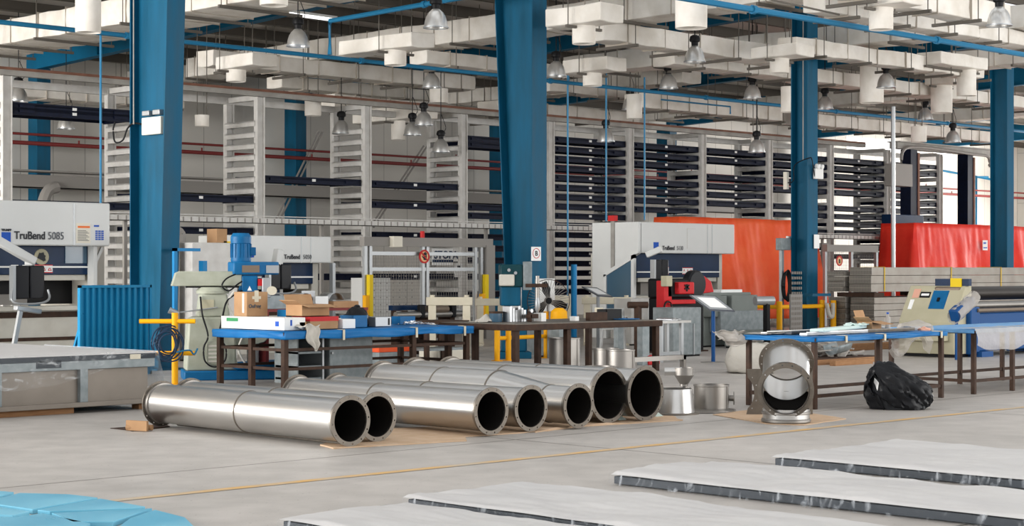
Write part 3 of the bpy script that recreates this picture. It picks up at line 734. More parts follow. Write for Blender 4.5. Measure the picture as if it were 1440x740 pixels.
def mesh_panel(m, x0, x1, y, z0, z1, st=.06, w_=.004):
    q = x0
    while q <= x1: m.box(q-w_/2, q+w_/2, y-w_/2, y+w_/2, z0, z1); q += st
    q = z0
    while q <= z1: m.box(x0, x1, y-w_/2, y+w_/2, q-w_/2, q+w_/2); q += st
GB = 30.2
ax = lambda p: atb(p, GB)
gx0 = ax(512)
t = thing('safety_gate', 'grey framed wire mesh safety gate with a cross rail, left of the central column', 'safety gate', (gx0, GB, 0))
zt = zat(346, gx0, GB)
X = lambda p: ax(p)-gx0
for p in (513, 520, 594, 600, 668, 676): part('post', MB().box(X(p)-.04, X(p)+.04, -.04, .04, 0, zt), 'alu', t)
part('top_rail', MB().box(X(509), X(690), -.08, .08, zt, zt+.2), 'rack_dark', t)
part('rail', MB().box(X(520), X(668), -.03, .03, zt-.2, zt-.12), 'alu', t)
part('rail', MB().box(X(520), X(668), -.03, .03, zt-.55, zt-.47), 'alu', t)
for p, q in ((521, 594), (600, 667)):
    m = MB(); mesh_panel(m, X(p), X(q), 0, .2, zt-.15, .075, .0045); part('mesh', m, 'rack_dark', t, smooth=0)
part('bend_post', MB().box(X(680), X(692), -.1, .1, 0, zt+.05), 'rack_dark', t)
for p in (514, 677):
    part('light_barrier', MB().box(X(p)-.02, X(p)+.09, -.16, -.05, .55, 1.5), 'yellow2', t, bev=.01)
    part('light_barrier', MB().box(X(p)-.13, X(p)-.02, -.16, -.05, .3, 1.05), 'yellow', t, bev=.01)
part('junction_box', MB().box(X(545), X(558), -.2, -.05, zt-.02, zt+.22), 'cream_pale', t, bev=.01)
part('beacon', MB().cyl((X(594), 0, zt+.2), (X(594), 0, zt+.35), .05, 10), 'sign_red', t)
t2 = thing('no_touch_sign', 'round orange no touching sign on the safety gate', 'sign', (ax(592), GB-.1, zat(361, ax(592), GB)))
part('disc', MB().cyl((0, 0, 0), (0, -.012, 0), .15, 28), 'peach', t2)
part('ring', MB().lathe([(.118, -.022), (.155, -.022), (.155, 0), (.118, 0)], axis='Y', n=28, closed=True), 'sign_red', t2)
h = MB().cbox((.02, -.02, -.03), (.09, .008, .1))
for q, (dx, dz, an) in enumerate(((-.015, .055, .12), (.008, .07, .03), (.033, .07, -.06), (.055, .05, -.2), (-.045, -.01, .8))):
    h.cbox((dx, -.02, dz-.005), (.018, .008, .075), Matrix.Rotation(-an, 3, 'Y'))
part('hand_symbol', h, 'text_dark', t2)
part('slash', MB().cbox((0, -.024, 0), (.03, .006, .25), Matrix.Rotation(-PI/4, 3, 'Y')), 'sign_red', t2)
sa = atb(608, RB-.4)
t2 = thing('rack_sign', 'white and navy maker sign on the rack behind the gate', 'sign', (sa, RB-.4, zat(373, sa, RB-.4)))
sw = atb(637, RB-.4)-sa
part('board', MB().box(0, sw, 0, .02, 0, .42), 'paper', t2)
part('band', MB().box(0, sw, -.006, 0, .07, .14), 'machine_navy', t2)
text_part('lettering', 'STOPA', .27, 'machine_navy', t2, (.05, -.008, .17), (PI/2, 0, 0), .008, sx=.98*sw/.98/1.0 if False else 1.0)
sa = atb(645, RB-.4)
t2 = thing('notice_board', 'small white notice hanging on the mesh behind the gate', 'notice', (sa, RB-.4, zat(390, sa, RB-.4)))
part('board', MB().box(-.13, .13, 0, .02, 0, .35), 'white_paint', t2)
part('symbol', MB().box(-.05, .05, -.006, 0, .22, .3), 'text_dark', t2)
# perforated cabinet panel behind the gate and low racks on fence line
a_ = atb(520, 32.6); a2_ = atb(549, 32.6); zz = zat(391, a_, 32.6)
t = thing('perforated_cabinet', 'pale cabinet with a perforated door standing behind the safety gate', 'cabinet', (a_, 32.6, 0))
part('body', MB().box(0, a2_-a_, 0, .7, 0, zz), 'white_paint', t, bev=.01)
m = MB()
for i in range(7):
    for j in range(8): m.box(.12+i*.2, .15+i*.2, -.006, 0, .25+j*.17, .28+j*.17)
part('perforation', m, 'rack_dark', t, smooth=0, kind='stuff')
# second mesh fence right of the straight column + sign
t = thing('safety_gate', 'dark framed mesh gate with an orange round sign, right of the straight blue column', 'safety gate', (atb(1160, 30), 30, 0))
x1 = atb(1232, 30)-atb(1160, 30); zt = zat(354, atb(1160, 30), 30)
for q in (0, x1*.5, x1): part('post', MB().box(q-.05, q+.05, -.04, .04, 0, zt), 'alu', t)
part('top_rail', MB().box(0, x1, -.08, .08, zt, zt+.2), 'rack_dark', t)
m = MB(); mesh_panel(m, 0, x1, 0, .3, zt, .09, .005); part('mesh', m, 'rack_dark', t, smooth=0)
t2 = thing('no_touch_sign', 'orange round no touching sign near the foot of the straight column', 'sign', (atb(1182, 29.8), 29.85, zat(367, atb(1182, 30), 30)))
part('disc', MB().cyl((0, 0, 0), (0, -.012, 0), .14, 24), 'peach', t2)
part('ring', MB().lathe([(.11, -.022), (.15, -.022), (.15, 0), (.11, 0)], axis='Y', n=24, closed=True), 'sign_red', t2)
part('hand_symbol', MB().cbox((.0, -.018, -.01), (.07, .008, .12)), 'text_dark', t2)
# ================================================================ PRESS BRAKES
def press_brake(a0_, b0, L, D, zt, zh, zr, zb, label, model, txs, tx, tz, logo=None, side=None, seams=(.7,), warn=None, glass=None):
    t = thing('press_brake', label, 'press brake', (a0_, b0, 0))
    h = MB().box(0, L, 0, .9, zh, zt)
    part('hood', h, 'machine_white', t, bev=.025)
    for s_ in seams: part('hood_seam', MB().box(L*s_, L*s_+.02, -.006, .02, zh, zt-.02), 'alu', t)
    part('frame_side', MB().box(.05, .22, .35, D, 0, zh), 'machine_cream', t, bev=.01); part('frame_side', MB().box(L-.22, L-.05, .35, D, 0, zh), 'machine_cream', t, bev=.01)
    part('ram', MB().box(.22, L-.22, .3, .55, zr, zh), 'machine_navy', t, bev=.01)
    part('ram_strip', MB().box(.22, L-.22, .28, .3, zr+.12, zr+.15), 'paper', t)
    part('tool_holder', MB().box(.3, L-.3, .33, .5, zr-.1, zr), 'machine_cream', t, bev=.01)
    part('back_gauge_cover', MB().box(.22, L-.22, .9, 1.0, zb, zr), 'black', t)
    part('back_stop', MB().box(L*.5, L*.72, .6, .8, zb, zb+.18), 'rack_dark', t); part('back_stop', MB().box(L*.2, L*.3, .6, .8, zb, zb+.3), 'rack_dark', t)
    part('bed', MB().box(.1, L-.1, .25, .6, 0, zb-.1), 'machine_cream', t, bev=.01)
    part('bed_rail', MB().box(0, L, .12, .6, zb-.1, zb-.02), 'machine_cream', t, bev=.01)
    part('bed_slot', MB().box(.1, L-.1, .238, .25, zb-.22, zb-.12).box(.1, L-.1, .238, .25, zb-.62, zb-.56), 'dark_steel', t)
    text_part('lettering', 'TruBend', txs, 'text_dark', t, (tx, -.012, tz), (PI/2, 0, 0), .0035, .9)
    text_part('lettering', model, txs, 'text_grey', t, (tx+txs*3.62, -.012, tz), (PI/2, 0, 0), .0, .86)
    if logo:
        part('logo', MB().box(logo[0], logo[0]+logo[2], -.008, 0, logo[1], logo[1]+logo[2]), 'logo_blue', t)
        text_part('logo_lettering', 'TRUMPF', logo[2]*.27, 'text_dark', t, (logo[0]-.01, -.008, logo[1]+logo[2]*1.08), (PI/2, 0, 0), .004, 1.0)
    return t
def warn_sticker(t, x, y, z, n=3, s=.14):
    part('warning_sticker', MB().box(x, x+s*n, y-.006, y, z, z+s*1.25), 'paper', t)
    m = MB(); r = MB()
    for i in range(n):
        cx = x+s*(i+.5); m.prism([(cx-s*.34, z+s*.35), (cx+s*.34, z+s*.35), (cx, z+s*.95)], y-.01, y-.006, 'XZ'); r.prism([(cx-s*.14, z+s*.45), (cx+s*.14, z+s*.45), (cx, z+s*.75)], y-.013, y-.01, 'XZ')
    part('warning_triangle', m, 'sign_red', t); part('warning_triangle_center', r, 'paper', t)
    part('sticker_edge', MB().box(x, x+s*n, y-.009, y-.006, z, z+.015).box(x, x+s*n, y-.009, y-.006, z+s*1.25-.015, z+s*1.25), 'sign_red', t)
def console(name, label, px, pyt, pyb, wpx, b, armpts, handle=True):
    a_ = atb(px, b); z0, z1 = zat(pyb, a_, b), zat(pyt, a_, b); Y = Ss*a_+Rr*b; w_ = wpx*Y/F*1.35
    t = thing(name, label, 'control console', (a_, b, z0-.02))
    h = z1-z0
    part('screen_housing', MB().box(0, w_*.48, 0, .12, .02, h), 'black_plastic', t, bev=.02)
    part('keyboard_housing', MB().box(w_*.5, w_, 0, .14, .02, h), 'black_plastic', t, bev=.02)
    part('edge_trim', MB().box(-.05, -.0, -.01, .12, .0, h+.0), 'alu', t)
    if handle: part('handle', MB().tube(smooth_curve([(-.08, -.05, h*.35), (-.14, -.12, .02), (-.06, -.2, -.05), (w_*.6, -.2, -.05), (w_*1.02, -.12, .02), (w_*1.07, -.04, h*.3)], 5), .02, 6), 'alu', t)
    arm = MB(); pts = [Vector((x-a_, y-b, z-z0+.02)) for x, y, z in armpts]
    for p, q in zip(pts, pts[1:]): arm.beam(p, q, .16, .14)
    part('swing_arm', arm, 'machine_white', t, bev=.02)
    return t
MBb = 27.5
# --- left machine
xr = atb(155, MBb); L1 = 4.6
pb1 = press_brake(xr-L1, MBb, L1, 2.0, 2.78, 2.02, 1.52, 1.0, 'large white and navy press brake at the left edge, model 5085', '5085', .185, 0, 0, None, seams=(.955,) if False else ())
sx = lambda p: atb(p, MBb)-(xr-L1)
for o in [c for c in pb1.children if c.name.startswith('lettering')]: pass
def place_text(t, x, z, s):
    tt = [c for c in t.children if c.name.startswith('lettering')]
    tt[0].location = (x, -.014, z); tt[1].location = (x+s*3.75, -.014, z)
place_text(pb1, sx(19.5), zat(341, xr, MBb)+.04, .17)
part('hood_seam', MB().box(sx(103), sx(105), -.006, .02, 2.03, 2.76), 'alu', pb1)
lx = sx(2); lz = 2.07
part('logo', MB().box(lx, lx+.17, -.008, 0, lz, lz+.17), 'logo_blue', pb1)
text_part('logo_lettering', 'TRUMPF', .05, 'text_dark', pb1, (lx-.005, -.01, lz+.19), (PI/2, 0, 0), .003)
x0 = sx(107); 
part('data_sheet', MB().box(sx(107), sx(127), -.006, 0, 2.07, 2.42), 'cream_pale', pb1)
m = MB()
for i in range(9): m.box(sx(109), sx(125)-(i % 3)*.03, -.01, -.006, 2.11+i*.022, 2.118+i*.022)
part('printed_lines', m, 'text_grey', pb1)
part('printed_band', MB().box(sx(109), sx(126), -.01, -.006, 2.335, 2.37), 'orange_sign', pb1)
m = MB()
for i in range(3):
    for j in range(5): m.box(sx(134)+i*.06, sx(134)+i*.06+.045, -.008, 0, 2.13+j*.035, 2.155+j*.035)
m.box(sx(132), sx(139), -.008, 0, 2.36, 2.39)
part('blue_key_symbols', m, 'logo_blue', pb1)
# gauge plate, stickers on the navy ram
zz = 1.83
part('crest_plate', MB().lathe([(0, -.02), (.13, -.02), (.14, -.01), (.14, 0)], (sx(71), .3, zz), 'Y', 20), 'beige', pb1)
part('crest_mark', MB().cbox((sx(70), .27, zz), (.13, .01, .1), Matrix.Rotation(.4, 3, 'Y')).cbox((sx(72.5), .27, zz), (.05, .012, .15), Matrix.Rotation(-.3, 3, 'Y')), 'text_dark', pb1)
warn_sticker(pb1, sx(61.5), .3, 1.55, 3, .115)
part('sticker', MB().box(sx(28), sx(38), .29, .3, 1.55, 1.69).box(sx(44), sx(57), .29, .3, 1.55, 1.69), 'paper', pb1)
part('sticker_mark', MB().box(sx(31), sx(33.5), .285, .29, 1.58, 1.66).box(sx(51), sx(54), .285, .29, 1.62, 1.66), 'text_dark', pb1)
part('side_window', MB().box(sx(104), sx(134), .28, .3, 1.72, 2.02), 'glass_blue', pb1)
part('side_strut', MB().box(sx(136), sx(141), .1, .3, 1.3, 2.02).beam((sx(143), .2, 1.75), (sx(152), .2, 2.0), .05, .05), 'machine_white', pb1)
part('floor_foot', MB().box(.1, L1-.1, .3, .6, 0, .04), 'black', pb1)
console('control_console', 'black hanging control console with a wire handle on the left press brake', 22, 372, 421, 34, MBb-.5,
        [(atb(-20, MBb-.4), MBb-.4, 2.2), (atb(48, MBb-.4), MBb-.4, zat(368, atb(48, MBb-.4), MBb-.4)), (atb(36, MBb-.3), MBb-.3, 1.75)])
t = thing('stand_light', 'pale grey slanted floor stand in front of the left press brake', 'stand', (atb(12, 24.5), 24.5, 0))
za = zat(436, atb(24, 24.5), 24.5)
part('pole', MB().beam((0, 0, 0.02), (.2, 0, za), .06, .06), 'alu', t)
part('head', MB().cbox((.32, 0, za), (.42, .12, .07), Matrix.Rotation(.15, 3, 'Y')), 'alu', t, bev=.01)
part('foot', MB().box(-.15, .15, -.15, .15, 0, .02), 'alu', t)
# --- middle machine
xr = atb(466, MBb); xl = atb(318, MBb); L2 = xr-xl
zt2 = zat(333, xr, MBb); zh2 = zat(370, xr, MBb)
pb2 = press_brake(xl, MBb, L2, 1.8, zt2, zh2, 1.33, .95, 'smaller white and navy press brake behind the cluttered blue bench, model 5050', '5050', .155, 0, 0)
sx = lambda p: atb(p, MBb)-xl
place_text(pb2, sx(399), zat(366, xr, MBb)+.02, .13)
for c in pb2.children:
    if c.name.startswith('lettering'): c.scale = (.78, .78, 1)
tt = [c for c in pb2.children if c.name.startswith('lettering')]; tt[1].location.x = tt[0].location.x+.155*.78*3.8
for p in (436.5,): part('hood_seam', MB().box(sx(p), sx(p)+.015, -.006, .02, zh2, zt2-.02), 'alu', pb2)
part('side_post', MB().box(sx(461), sx(465), -.15, -.05, 0, zh2), 'alu', pb2)
part('logo', MB().box(sx(352), sx(357), -.008, 0, zh2+.1, zh2+.2), 'logo_blue', pb2)
part('side_panel', MB().box(sx(352), sx(376), -.4, -.34, .9, zh2-.05), 'machine_navy', pb2, bev=.02)
part('side_panel_frame', MB().box(sx(375), sx(379), -.42, -.32, .7, zh2+.02), 'machine_white', pb2, bev=.01)
console('control_console', 'black hanging control console on the middle press brake', 381, 370, 407, 27, MBb-.6,
        [(atb(392, MBb-.5), MBb-.5, zh2+.25), (atb(388, MBb-.5), MBb-.5, zh2-.05)], handle=True)
part('sheet_blank', MB().box(sx(424), sx(443), .0, .02, .75, 1.2), 'sheet_steel', pb2)
# --- right machine
xl = atb(900, MBb); xr = atb(1033, MBb); L3 = xr-xl
zt3 = zat(312, xl, MBb); zh3 = zat(356, xl, MBb)
pb3 = press_brake(xl, MBb, L3, 1.6, zt3, zh3, 1.42, 1.02, 'white press brake with a glazed side door in front of the orange cover, model 5130', '5130', .17, 0, 0)
sx = lambda p: atb(p, MBb)-xl
place_text(pb3, sx(931), zh3+.08, .145)
for c in pb3.children:
    if c.name.startswith('lettering'): c.scale = (.82, .82, 1)
tt = [c for c in pb3.children if c.name.startswith('lettering')]; tt[1].location.x = tt[0].location.x+.17*.82*3.75
part('logo', MB().box(sx(919), sx(926), -.008, 0, zh3+.1, zh3+.26), 'logo_blue', pb3)
part('hood_seam', MB().box(sx(1001), sx(1001.7), -.006, .02, zh3, zt3-.02), 'alu', pb3)
sd = ata(835, xl)-MBb
part('side_housing', MB().prism([(.95, 0), (sd, 0), (sd, zt3), (0, zt3), (0, zh3), (.9, zh3-.42), (.95, zh3-.42)], -.06, .05, 'YZ'), 'machine_white', pb3, bev=.01)
part('rear_housing', MB().box(.05, L3, 1.0, sd, 0, zt3), 'machine_white', pb3, bev=.02)
part('side_pillar', MB().box(-.1, -.06, sd*.5, sd*.5+.1, 0, zt3+.03), 'rail_grey', pb3)
part('pillar_cap', MB().box(-.14, -.02, sd*.5-.05, sd*.5+.15, zt3+.03, zt3+.16), 'sign_red', pb3)
part('door_frame', MB().prism([(.05, 0), (.05, zh3-.03), (.14, zh3-.06), (.14, 0)], -.16, -.08, 'YZ').prism([(.05, zh3-.12), (.05, zh3-.02), (1.0, zh3-.46), (1.0, zh3-.56)], -.16, -.08, 'YZ').box(-.16, -.08, .92, 1.0, 0, zh3-.5), 'machine_white', pb3)
part('door_glass', MB().prism([(.14, .3), (.92, .3), (.92, zh3-.5), (.14, zh3-.15)], -.13, -.11, 'YZ'), 'glass_blue', pb3)
warn_sticker(pb3, sx(973), .3, 1.5, 3, .13)
warn_sticker(pb3, sx(943), .3, 1.5, 2, .14)
part('door_outline', MB().box(sx(966), sx(966.6), -.004, 0, zh3+.12, zh3+.6).box(sx(966), sx(978), -.004, 0, zh3+.59, zh3+.6), 'rack_paint', pb3)
console('control_console', 'black hanging control console under a white arm on the right press brake', 922, 364, 399, 21, MBb-.7,
        [(atb(909, MBb-.3), MBb-.3, zat(359, xl, MBb)), (atb(930, MBb-.6), MBb-.6, zat(350, atb(930, MBb-.6), MBb-.6))], handle=False)
# ================================================================ TARPAULIN COVERS
def tarp(a0_, a1_, b0, b1, zt, z0, m, label, flare=.35, seed=1):
    per = [(a0_, b1), (a0_, b0), (a1_, b0), (a1_, b1)]
    lens = [b1-b0, a1_-a0_, b1-b0]; tot = sum(lens)
    n = 260; rows = 16; M_ = MB(); vs = []
    def pt(s):
        for i, l in enumerate(lens):
            if s <= l+1e-9:
                p, q = per[i], per[i+1]; f = s/l
                nx, ny = [(-1, 0), (0, -1), (1, 0)][i]
                return p[0]+(q[0]-p[0])*f, p[1]+(q[1]-p[1])*f, nx, ny
            s -= l
        return per[-1][0], per[-1][1], 1, 0
    for j in range(rows+1):
        v = j/rows; z = zt-(zt-z0)*v
        for i in range(n+1):
            s = tot*i/n; x, y, nx, ny = pt(min(s, tot))
            # soften corners
            f = noise.noise(Vector((s*.55, seed, v*.25)))*.9+noise.noise(Vector((s*1.7, seed+5, v*.5)))*.45
            am = .03+.32*v**.8
            off = flare*v+f*am+.02*noise.noise(Vector((s*5, v*6, seed)))
            vs.append((x+nx*off, y+ny*off, z-.03*(1-v)*abs(noise.noise(Vector((s*.7, 3, seed))))))
    fs = [(j*(n+1)+i, j*(n+1)+i+1, (j+1)*(n+1)+i+1, (j+1)*(n+1)+i) for j in range(rows) for i in range(n)]
    M_.add(vs, fs)
    M_.grid(lambda u, v: (a0_+(a1_-a0_)*u, b0+(b1-b0)*v, zt+.05*noise.noise(Vector((u*9, v*3, seed)))-.02), 40, 8)
    return solo('machine_cover', M_, m, label, 'cover', smooth=50, solid=.01)
ta0, ta1 = atb(940, 31.0), atb(1150, 30.5)
tarp(ta0, ta1, 30.6, 31.5, 3.02, .25, 'tarp_orange', 'orange tarpaulin draped over a machine behind the right-hand press brake', .5, 2)
tb0 = atb(1274, 30.6)
tarp(tb0, tb0+13, 30.3, 31.5, 3.05, .25, 'tarp_red', 'bright red tarpaulin draped over a long machine at the right edge', .28, 7)
t = thing('notice', 'white notice stuck on the red cover left of the rightmost column', 'notice', (atb(1384, 30.0), 30.05, zat(352, atb(1384, 30), 30)))
part('sheet', MB().box(0, .3, 0, .01, 0, .32), 'paper', t)
part('printed_lines', MB().box(.04, .26, -.004, 0, .06, .1).box(.04, .2, -.004, 0, .2, .26), 'logo_blue', t)
# ================================================================ STACKED STEEL CHANNELS (right)
CB = 23.0; ca = atb(1226, CB)
z_top = zat(376, ca, CB)
def channel_stack(x0, b0, L, dps, z0, z1, label, rows):
    t = thing('channel_stack', label, 'steel stack', (x0, b0, z0))
    h = (z1-z0)/rows
    for r in range(rows):
        off = random.uniform(-.02, .02)
        part('channel_layer', MB().box(off, L+off, 0+abs(off), dps, r*h+.006, (r+1)*h), 'pattern_steel', t, bev=.006)
        part('channel_ends', MB().box(off-.012, off, .01, dps-.01, r*h+.012, (r+1)*h-.006), 'channel_ends', t)
    return t
d1 = ata(1192, ca)-CB; d2 = ata(1163, ca-.15)-CB
gl, gt = 1.02, z_top
channel_stack(ca, CB, 8.6, d1-.05, gl+.08, gt, 'upper stack of long grey steel channels strapped in yellow, front bundle', 3)
channel_stack(ca-.05, CB+d1+.05, 5.4, d2-d1, gl+.08, gt-.09, 'upper stack of grey steel channels behind the strapped one', 4)
channel_stack(ca+.05, CB-.05, 8.2, d1, .1, gl-.04, 'lower stack of long grey steel channels on the floor timbers', 6)
channel_stack(ca+.0, CB+d1+.05, 5.2, d2-d1, .1, gl-.04, 'lower stack of grey steel channels, rear bundle', 7)
t = thing('timber_bearer', 'dark timber bearers between the upper and lower channel stacks', 'timber', (ca, CB, gl-.03))
for x in (.4, 3.0, 5.2, 8.0): part('bearer', MB().box(x-.3, x+.1, .0, d2-.1 if x < 5 else d1, 0, .1), 'dark_steel', t)
t = thing('timber_bearer', 'floor timbers under the lower channel stack', 'timber', (ca, CB, 0))
for x in (.4, 4.0, 7.8): part('bearer', MB().box(x-.1, x+.1, .0, d2-.1 if x < 5 else d1, 0, .09), 'wood', t)
for i, p in enumerate((1243, 1337, 1407)):
    a_ = atb(p, CB)
    solo('strap', MB().box(a_, a_+.03, CB-.012, CB-.004, gl+.1, gt+.01).box(a_, a_+.03, CB-.012, CB+d1, gt+.004, gt+.012), 'strap', 'yellow strap round the upper channel stack, %s' % ['left one', 'middle one', 'right one'][i], 'strap')
# ================================================================ PLATE ROLLS (blue, right)
rb = 17.4; ra = atb(1366, rb)
t = thing('rolling_machine', 'blue plate rolling machine with big dark rollers at the right edge', 'rolling machine', (ra, rb, 0))
Zr = lambda py, p=1400: zat(py, atb(p, rb), rb)
part('base_frame', MB().box(.1, 6, .05, .9, .1, Zr(440)), 'rolls_blue', t, bev=.02)
part('side_stand', MB().box(.0, .3, .0, .95, .05, Zr(431)), 'rolls_blue', t, bev=.02)
part('side_stand', MB().box(3.0, 3.3, .0, .95, .05, Zr(431)), 'rolls_blue', t, bev=.02)
for py, r, y_, mm in ((413, .13, .45, 'roll_dark'), (429, .065, .1, 'steel_dull'), (436, .035, .0, 'roll_brown')):
    part('roller', MB().cyl((.2, y_, Zr(py)), (6, y_, Zr(py)), r, 24), mm, t)
part('roller_bearing', MB().box(-.05, .22, .2, .75, Zr(426), Zr(403)), 'roll_brown', t, bev=.03)
part('foot', MB().box(.2, .6, -.1, 1.0, 0, .1), 'rolls_blue', t); part('foot', MB().box(3, 3.4, -.1, 1.0, 0, .1), 'rolls_blue', t)
t2 = thing('wrapped_pendant', 'blue control box wrapped in clear plastic in front of the rollers', 'control box', (atb(1352, rb-.5), rb-.5, Zr(443)))
d = Matrix.Rotation(-.45, 3, 'Y')
part('box', MB().cbox((.28, .1, .22), (.5, .16, .15), d).cbox((.02, .1, .1), (.24, .18, .22), d), 'rolls_blue', t2, bev=.02)
m = MB(); m.grid(lambda u, v: (.24+ (math.cos(v*2*PI)*(.0)+(u-.5)*.75)*math.cos(.45)+.0+.02*noise.noise(Vector((u*6, v*9, 1))), .1-math.sin(v*2*PI)*(.13+.03*noise.noise(Vector((u*7, v*7, 2)))), .2+(u-.5)*.75*math.sin(.45)+math.cos(v*2*PI)*(.13+.03*noise.noise(Vector((u*8, v*8, 5))))), 24, 24)
part('plastic_wrap', m, 'film_thick', t2)
t2.location.z = zat(449, atb(1345, rb-.5), rb-.5)
part('stem', MB().cyl((0, .1, -t2.location.z+.01), (0, .1, .1), .03, 10), 'rolls_blue', t2)
caa = 28.9; cb1 = ata(1268, caa); cb0 = ata(1346, caa)
t = thing('control_cabinet', 'beige slanted control cabinet with a blue square and a red sticker beside the rollers', 'control cabinet', (caa, cb1, 0), -PI/2)
zc = zat(402, caa+.3, (cb0+cb1)/2); zc0 = zat(452, caa, (cb0+cb1)/2)-.1; Lc = cb1-cb0
part('body', MB().prism([(-.1, .06), (.5, .06), (.5, zc), (.3, zc), (-.1, zc0+.1)], 0, Lc, 'YZ'), 'beige', t, bev=.015)
part('plinth', MB().box(.05, Lc-.05, 0, .45, 0, .06), 'black', t)
sl = math.atan2(zc-zc0-.1, .4); nrm = Vector((0, -math.sin(sl), math.cos(sl))); up = Vector((0, math.cos(sl), math.sin(sl))); ctr = Vector((0, -.1, zc0+.1))
def onslope(name, x0, x1, u0, u1, m_, th=.006):
    c = ctr+up*((u0+u1)/2)+nrm*(th/2)+Vector(((x0+x1)/2, 0, 0)); M_ = Matrix(((1, 0, 0), (0, up.y, nrm.y), (0, up.z, nrm.z)))
    return part(name, MB().cbox(c, (x1-x0, abs(u1-u0), th), M_), m_, t)
Ls = math.hypot(.4, zc-zc0-.1)
onslope('blue_panel', Lc*.46, Lc*.74, Ls*.35, Ls*.86, 'mill_blue')
onslope('knob', Lc*.58, Lc*.62, Ls*.55, Ls*.65, 'black', .03)
onslope('red_sticker', Lc*.1, Lc*.22, Ls*.65, Ls*.9, 'salmon')
onslope('white_sticker', Lc*.09, Lc*.16, Ls*.33, Ls*.6, 'paper', .008)
onslope('name_plate', Lc*.235, Lc*.42, Ls*.66, Ls*.82, 'black', .008)
onslope('name_plate_lettering', Lc*.26, Lc*.4, Ls*.71, Ls*.77, 'paper', .012)
part('lower_box', MB().box(Lc*.2, Lc*.9, -.35, -.1, zc0-.25, zc0+.0), 'beige', t, bev=.01)
part('emergency_button', MB().cyl((Lc*.5, -.35, zc0-.06), (Lc*.5, -.42, zc0-.06), .05, 14), 'yellow', t)
part('navy_board', MB().box(Lc*.45, Lc*1.05, .3, .4, zc+.0, zc+.13), 'machine_navy', t)
part('yellow_plate', MB().box(Lc*.74, Lc*.93, .27, .3, zc-.02, zc+.14), 'yellow2', t)

for p_ in (pb1, pb2, pb3):
    nest(p_, [(('hood_seam', 'lettering', 'logo', 'logo_lettering', 'data_sheet', 'printed_lines', 'printed_band', 'blue_key_symbols', 'door_outline'), 'hood'),
              (('ram_strip', 'crest_plate', 'crest_mark', 'warning_sticker', 'warning_triangle', 'warning_triangle_center', 'sticker_edge', 'sticker', 'sticker_mark', 'tool_holder'), 'ram'),
              (('bed_rail', 'bed_slot'), 'bed'), (('door_glass',), 'door_frame'), (('pillar_cap',), 'side_pillar')])
# ================================================================ STAINLESS PIPES (foreground)
def flange_holes(Ro, Ri, th=.012, nh=12, hr=.008, ph=0.13):
    rm = (Ro+Ri)/2+.002
    return plate_holes(Ro, Ri, [(rm*math.cos(2*PI*i/nh+ph), rm*math.sin(2*PI*i/nh+ph)) for i in range(nh)], hr, th)
def ring_y(Ro, Ri, y0, y1, n=48):
    return MB().lathe([(Ro, y0), (Ro, y1), (Ri, y1), (Ri, y0)], axis='Y', n=n, closed=True)
def flanged_pipe(px, pyb, D, L, label, seams, reduce=None, ph=.13, wdz=0.0):
    """horizontal pipe lying along +Y; near flange at (px, pyb)"""
    z0 = .012; A, B = G(px, pyb, z0)
    t = thing('flanged_pipe', label, 'pipe', (A, B, 0), 0, 'flanged stainless pipes on the floor')
    Ro = D/2; r = Ro-.034; zc = Ro+z0
    def tp(name, mb, m, **k):
        mb.v = [(x, y, z+zc) for x, y, z in mb.v]; return part(name, mb, m, t, **k)
    if not reduce:
        tp('shell', MB().lathe([(r, 0.0), (r, L), (r-.004, L), (r-.004, 0.0)], axis='Y', n=64, closed=True), 'steel')
        tp('bore_shade', MB().lathe([(r-.006, .012), (r-.006, L-.01), (r-.008, L-.01), (r-.008, .012)], axis='Y', n=48, closed=True), 'steel_bore_shade')  # added dark inner skin, the bore's shade as colour
        ends = [(0, Ro, r, 0), (L, Ro, r, 0)]
        for s_ in seams:
            tp('weld_seam', MB().lathe([(r, L*s_-.012), (r+.006, L*s_-.006), (r+.006, L*s_+.006), (r, L*s_+.012)], axis='Y', n=64), 'steel_flange')
    else:
        D2, l1, l2 = reduce; R2 = D2/2; r2 = R2-.034; dz = R2-Ro
        # near small spigot, sloping cone, large body
        prof = [(0, r, 0), (l1, r, 0), (l2, r2, dz), (L, r2, dz)]
        def sh(off, y0=0.0, y1=0.0):
            n = 64; vs = []
            for (y, rr, oz) in prof:
                y = y+(y0 if y == 0 else (-y1 if y == L else 0))
                vs += [((rr+off)*math.cos(2*PI*i/n), y, (rr+off)*math.sin(2*PI*i/n)+oz) for i in range(n)]
            return MB().add(vs, [(q*n+i, q*n+(i+1) % n, (q+1)*n+(i+1) % n, (q+1)*n+i) for q in range(3) for i in range(n)])
        tp('shell', sh(0), 'steel'); tp('bore_shade', sh(-.006, .01, .01), 'steel_bore_shade')  # the inner skin again holds the bore's shade as colour
        ends = [(0, Ro, r, 0), (L, R2, r2, dz)]
        def bead(y, rr, oz):
            mb = MB().lathe([(rr, y-.012), (rr+.006, y-.005), (rr+.006, y+.005), (rr, y+.012)], axis='Y', n=64); mb.v = [(x, yy, z+oz) for x, yy, z in mb.v]; return mb
        tp('weld_seam', bead(l1, r, 0), 'steel_flange'); tp('weld_seam', bead(l2, r2, dz), 'steel_flange')
        for s_ in seams: tp('weld_seam', bead(L*s_, r2, dz), 'steel_flange')
    for k_, (y, ro, rr, oz) in enumerate(ends):
        s_ = -1 if y == 0 else 1
        vs, fs = flange_holes(ro, rr-.008, .012, 12, .0085, ph+k_)
        tp('flange', MB().add([(x, yy+y+s_*.006, z+oz) for x, yy, z in vs], fs), 'steel_flange', smooth=20)
        mb = ring_y(rr+.012, rr, y-s_*.045, y-s_*.0); mb.v = [(x, yy, z+oz) for x, yy, z in mb.v]
        tp('collar', mb, 'steel_dull')
    return t
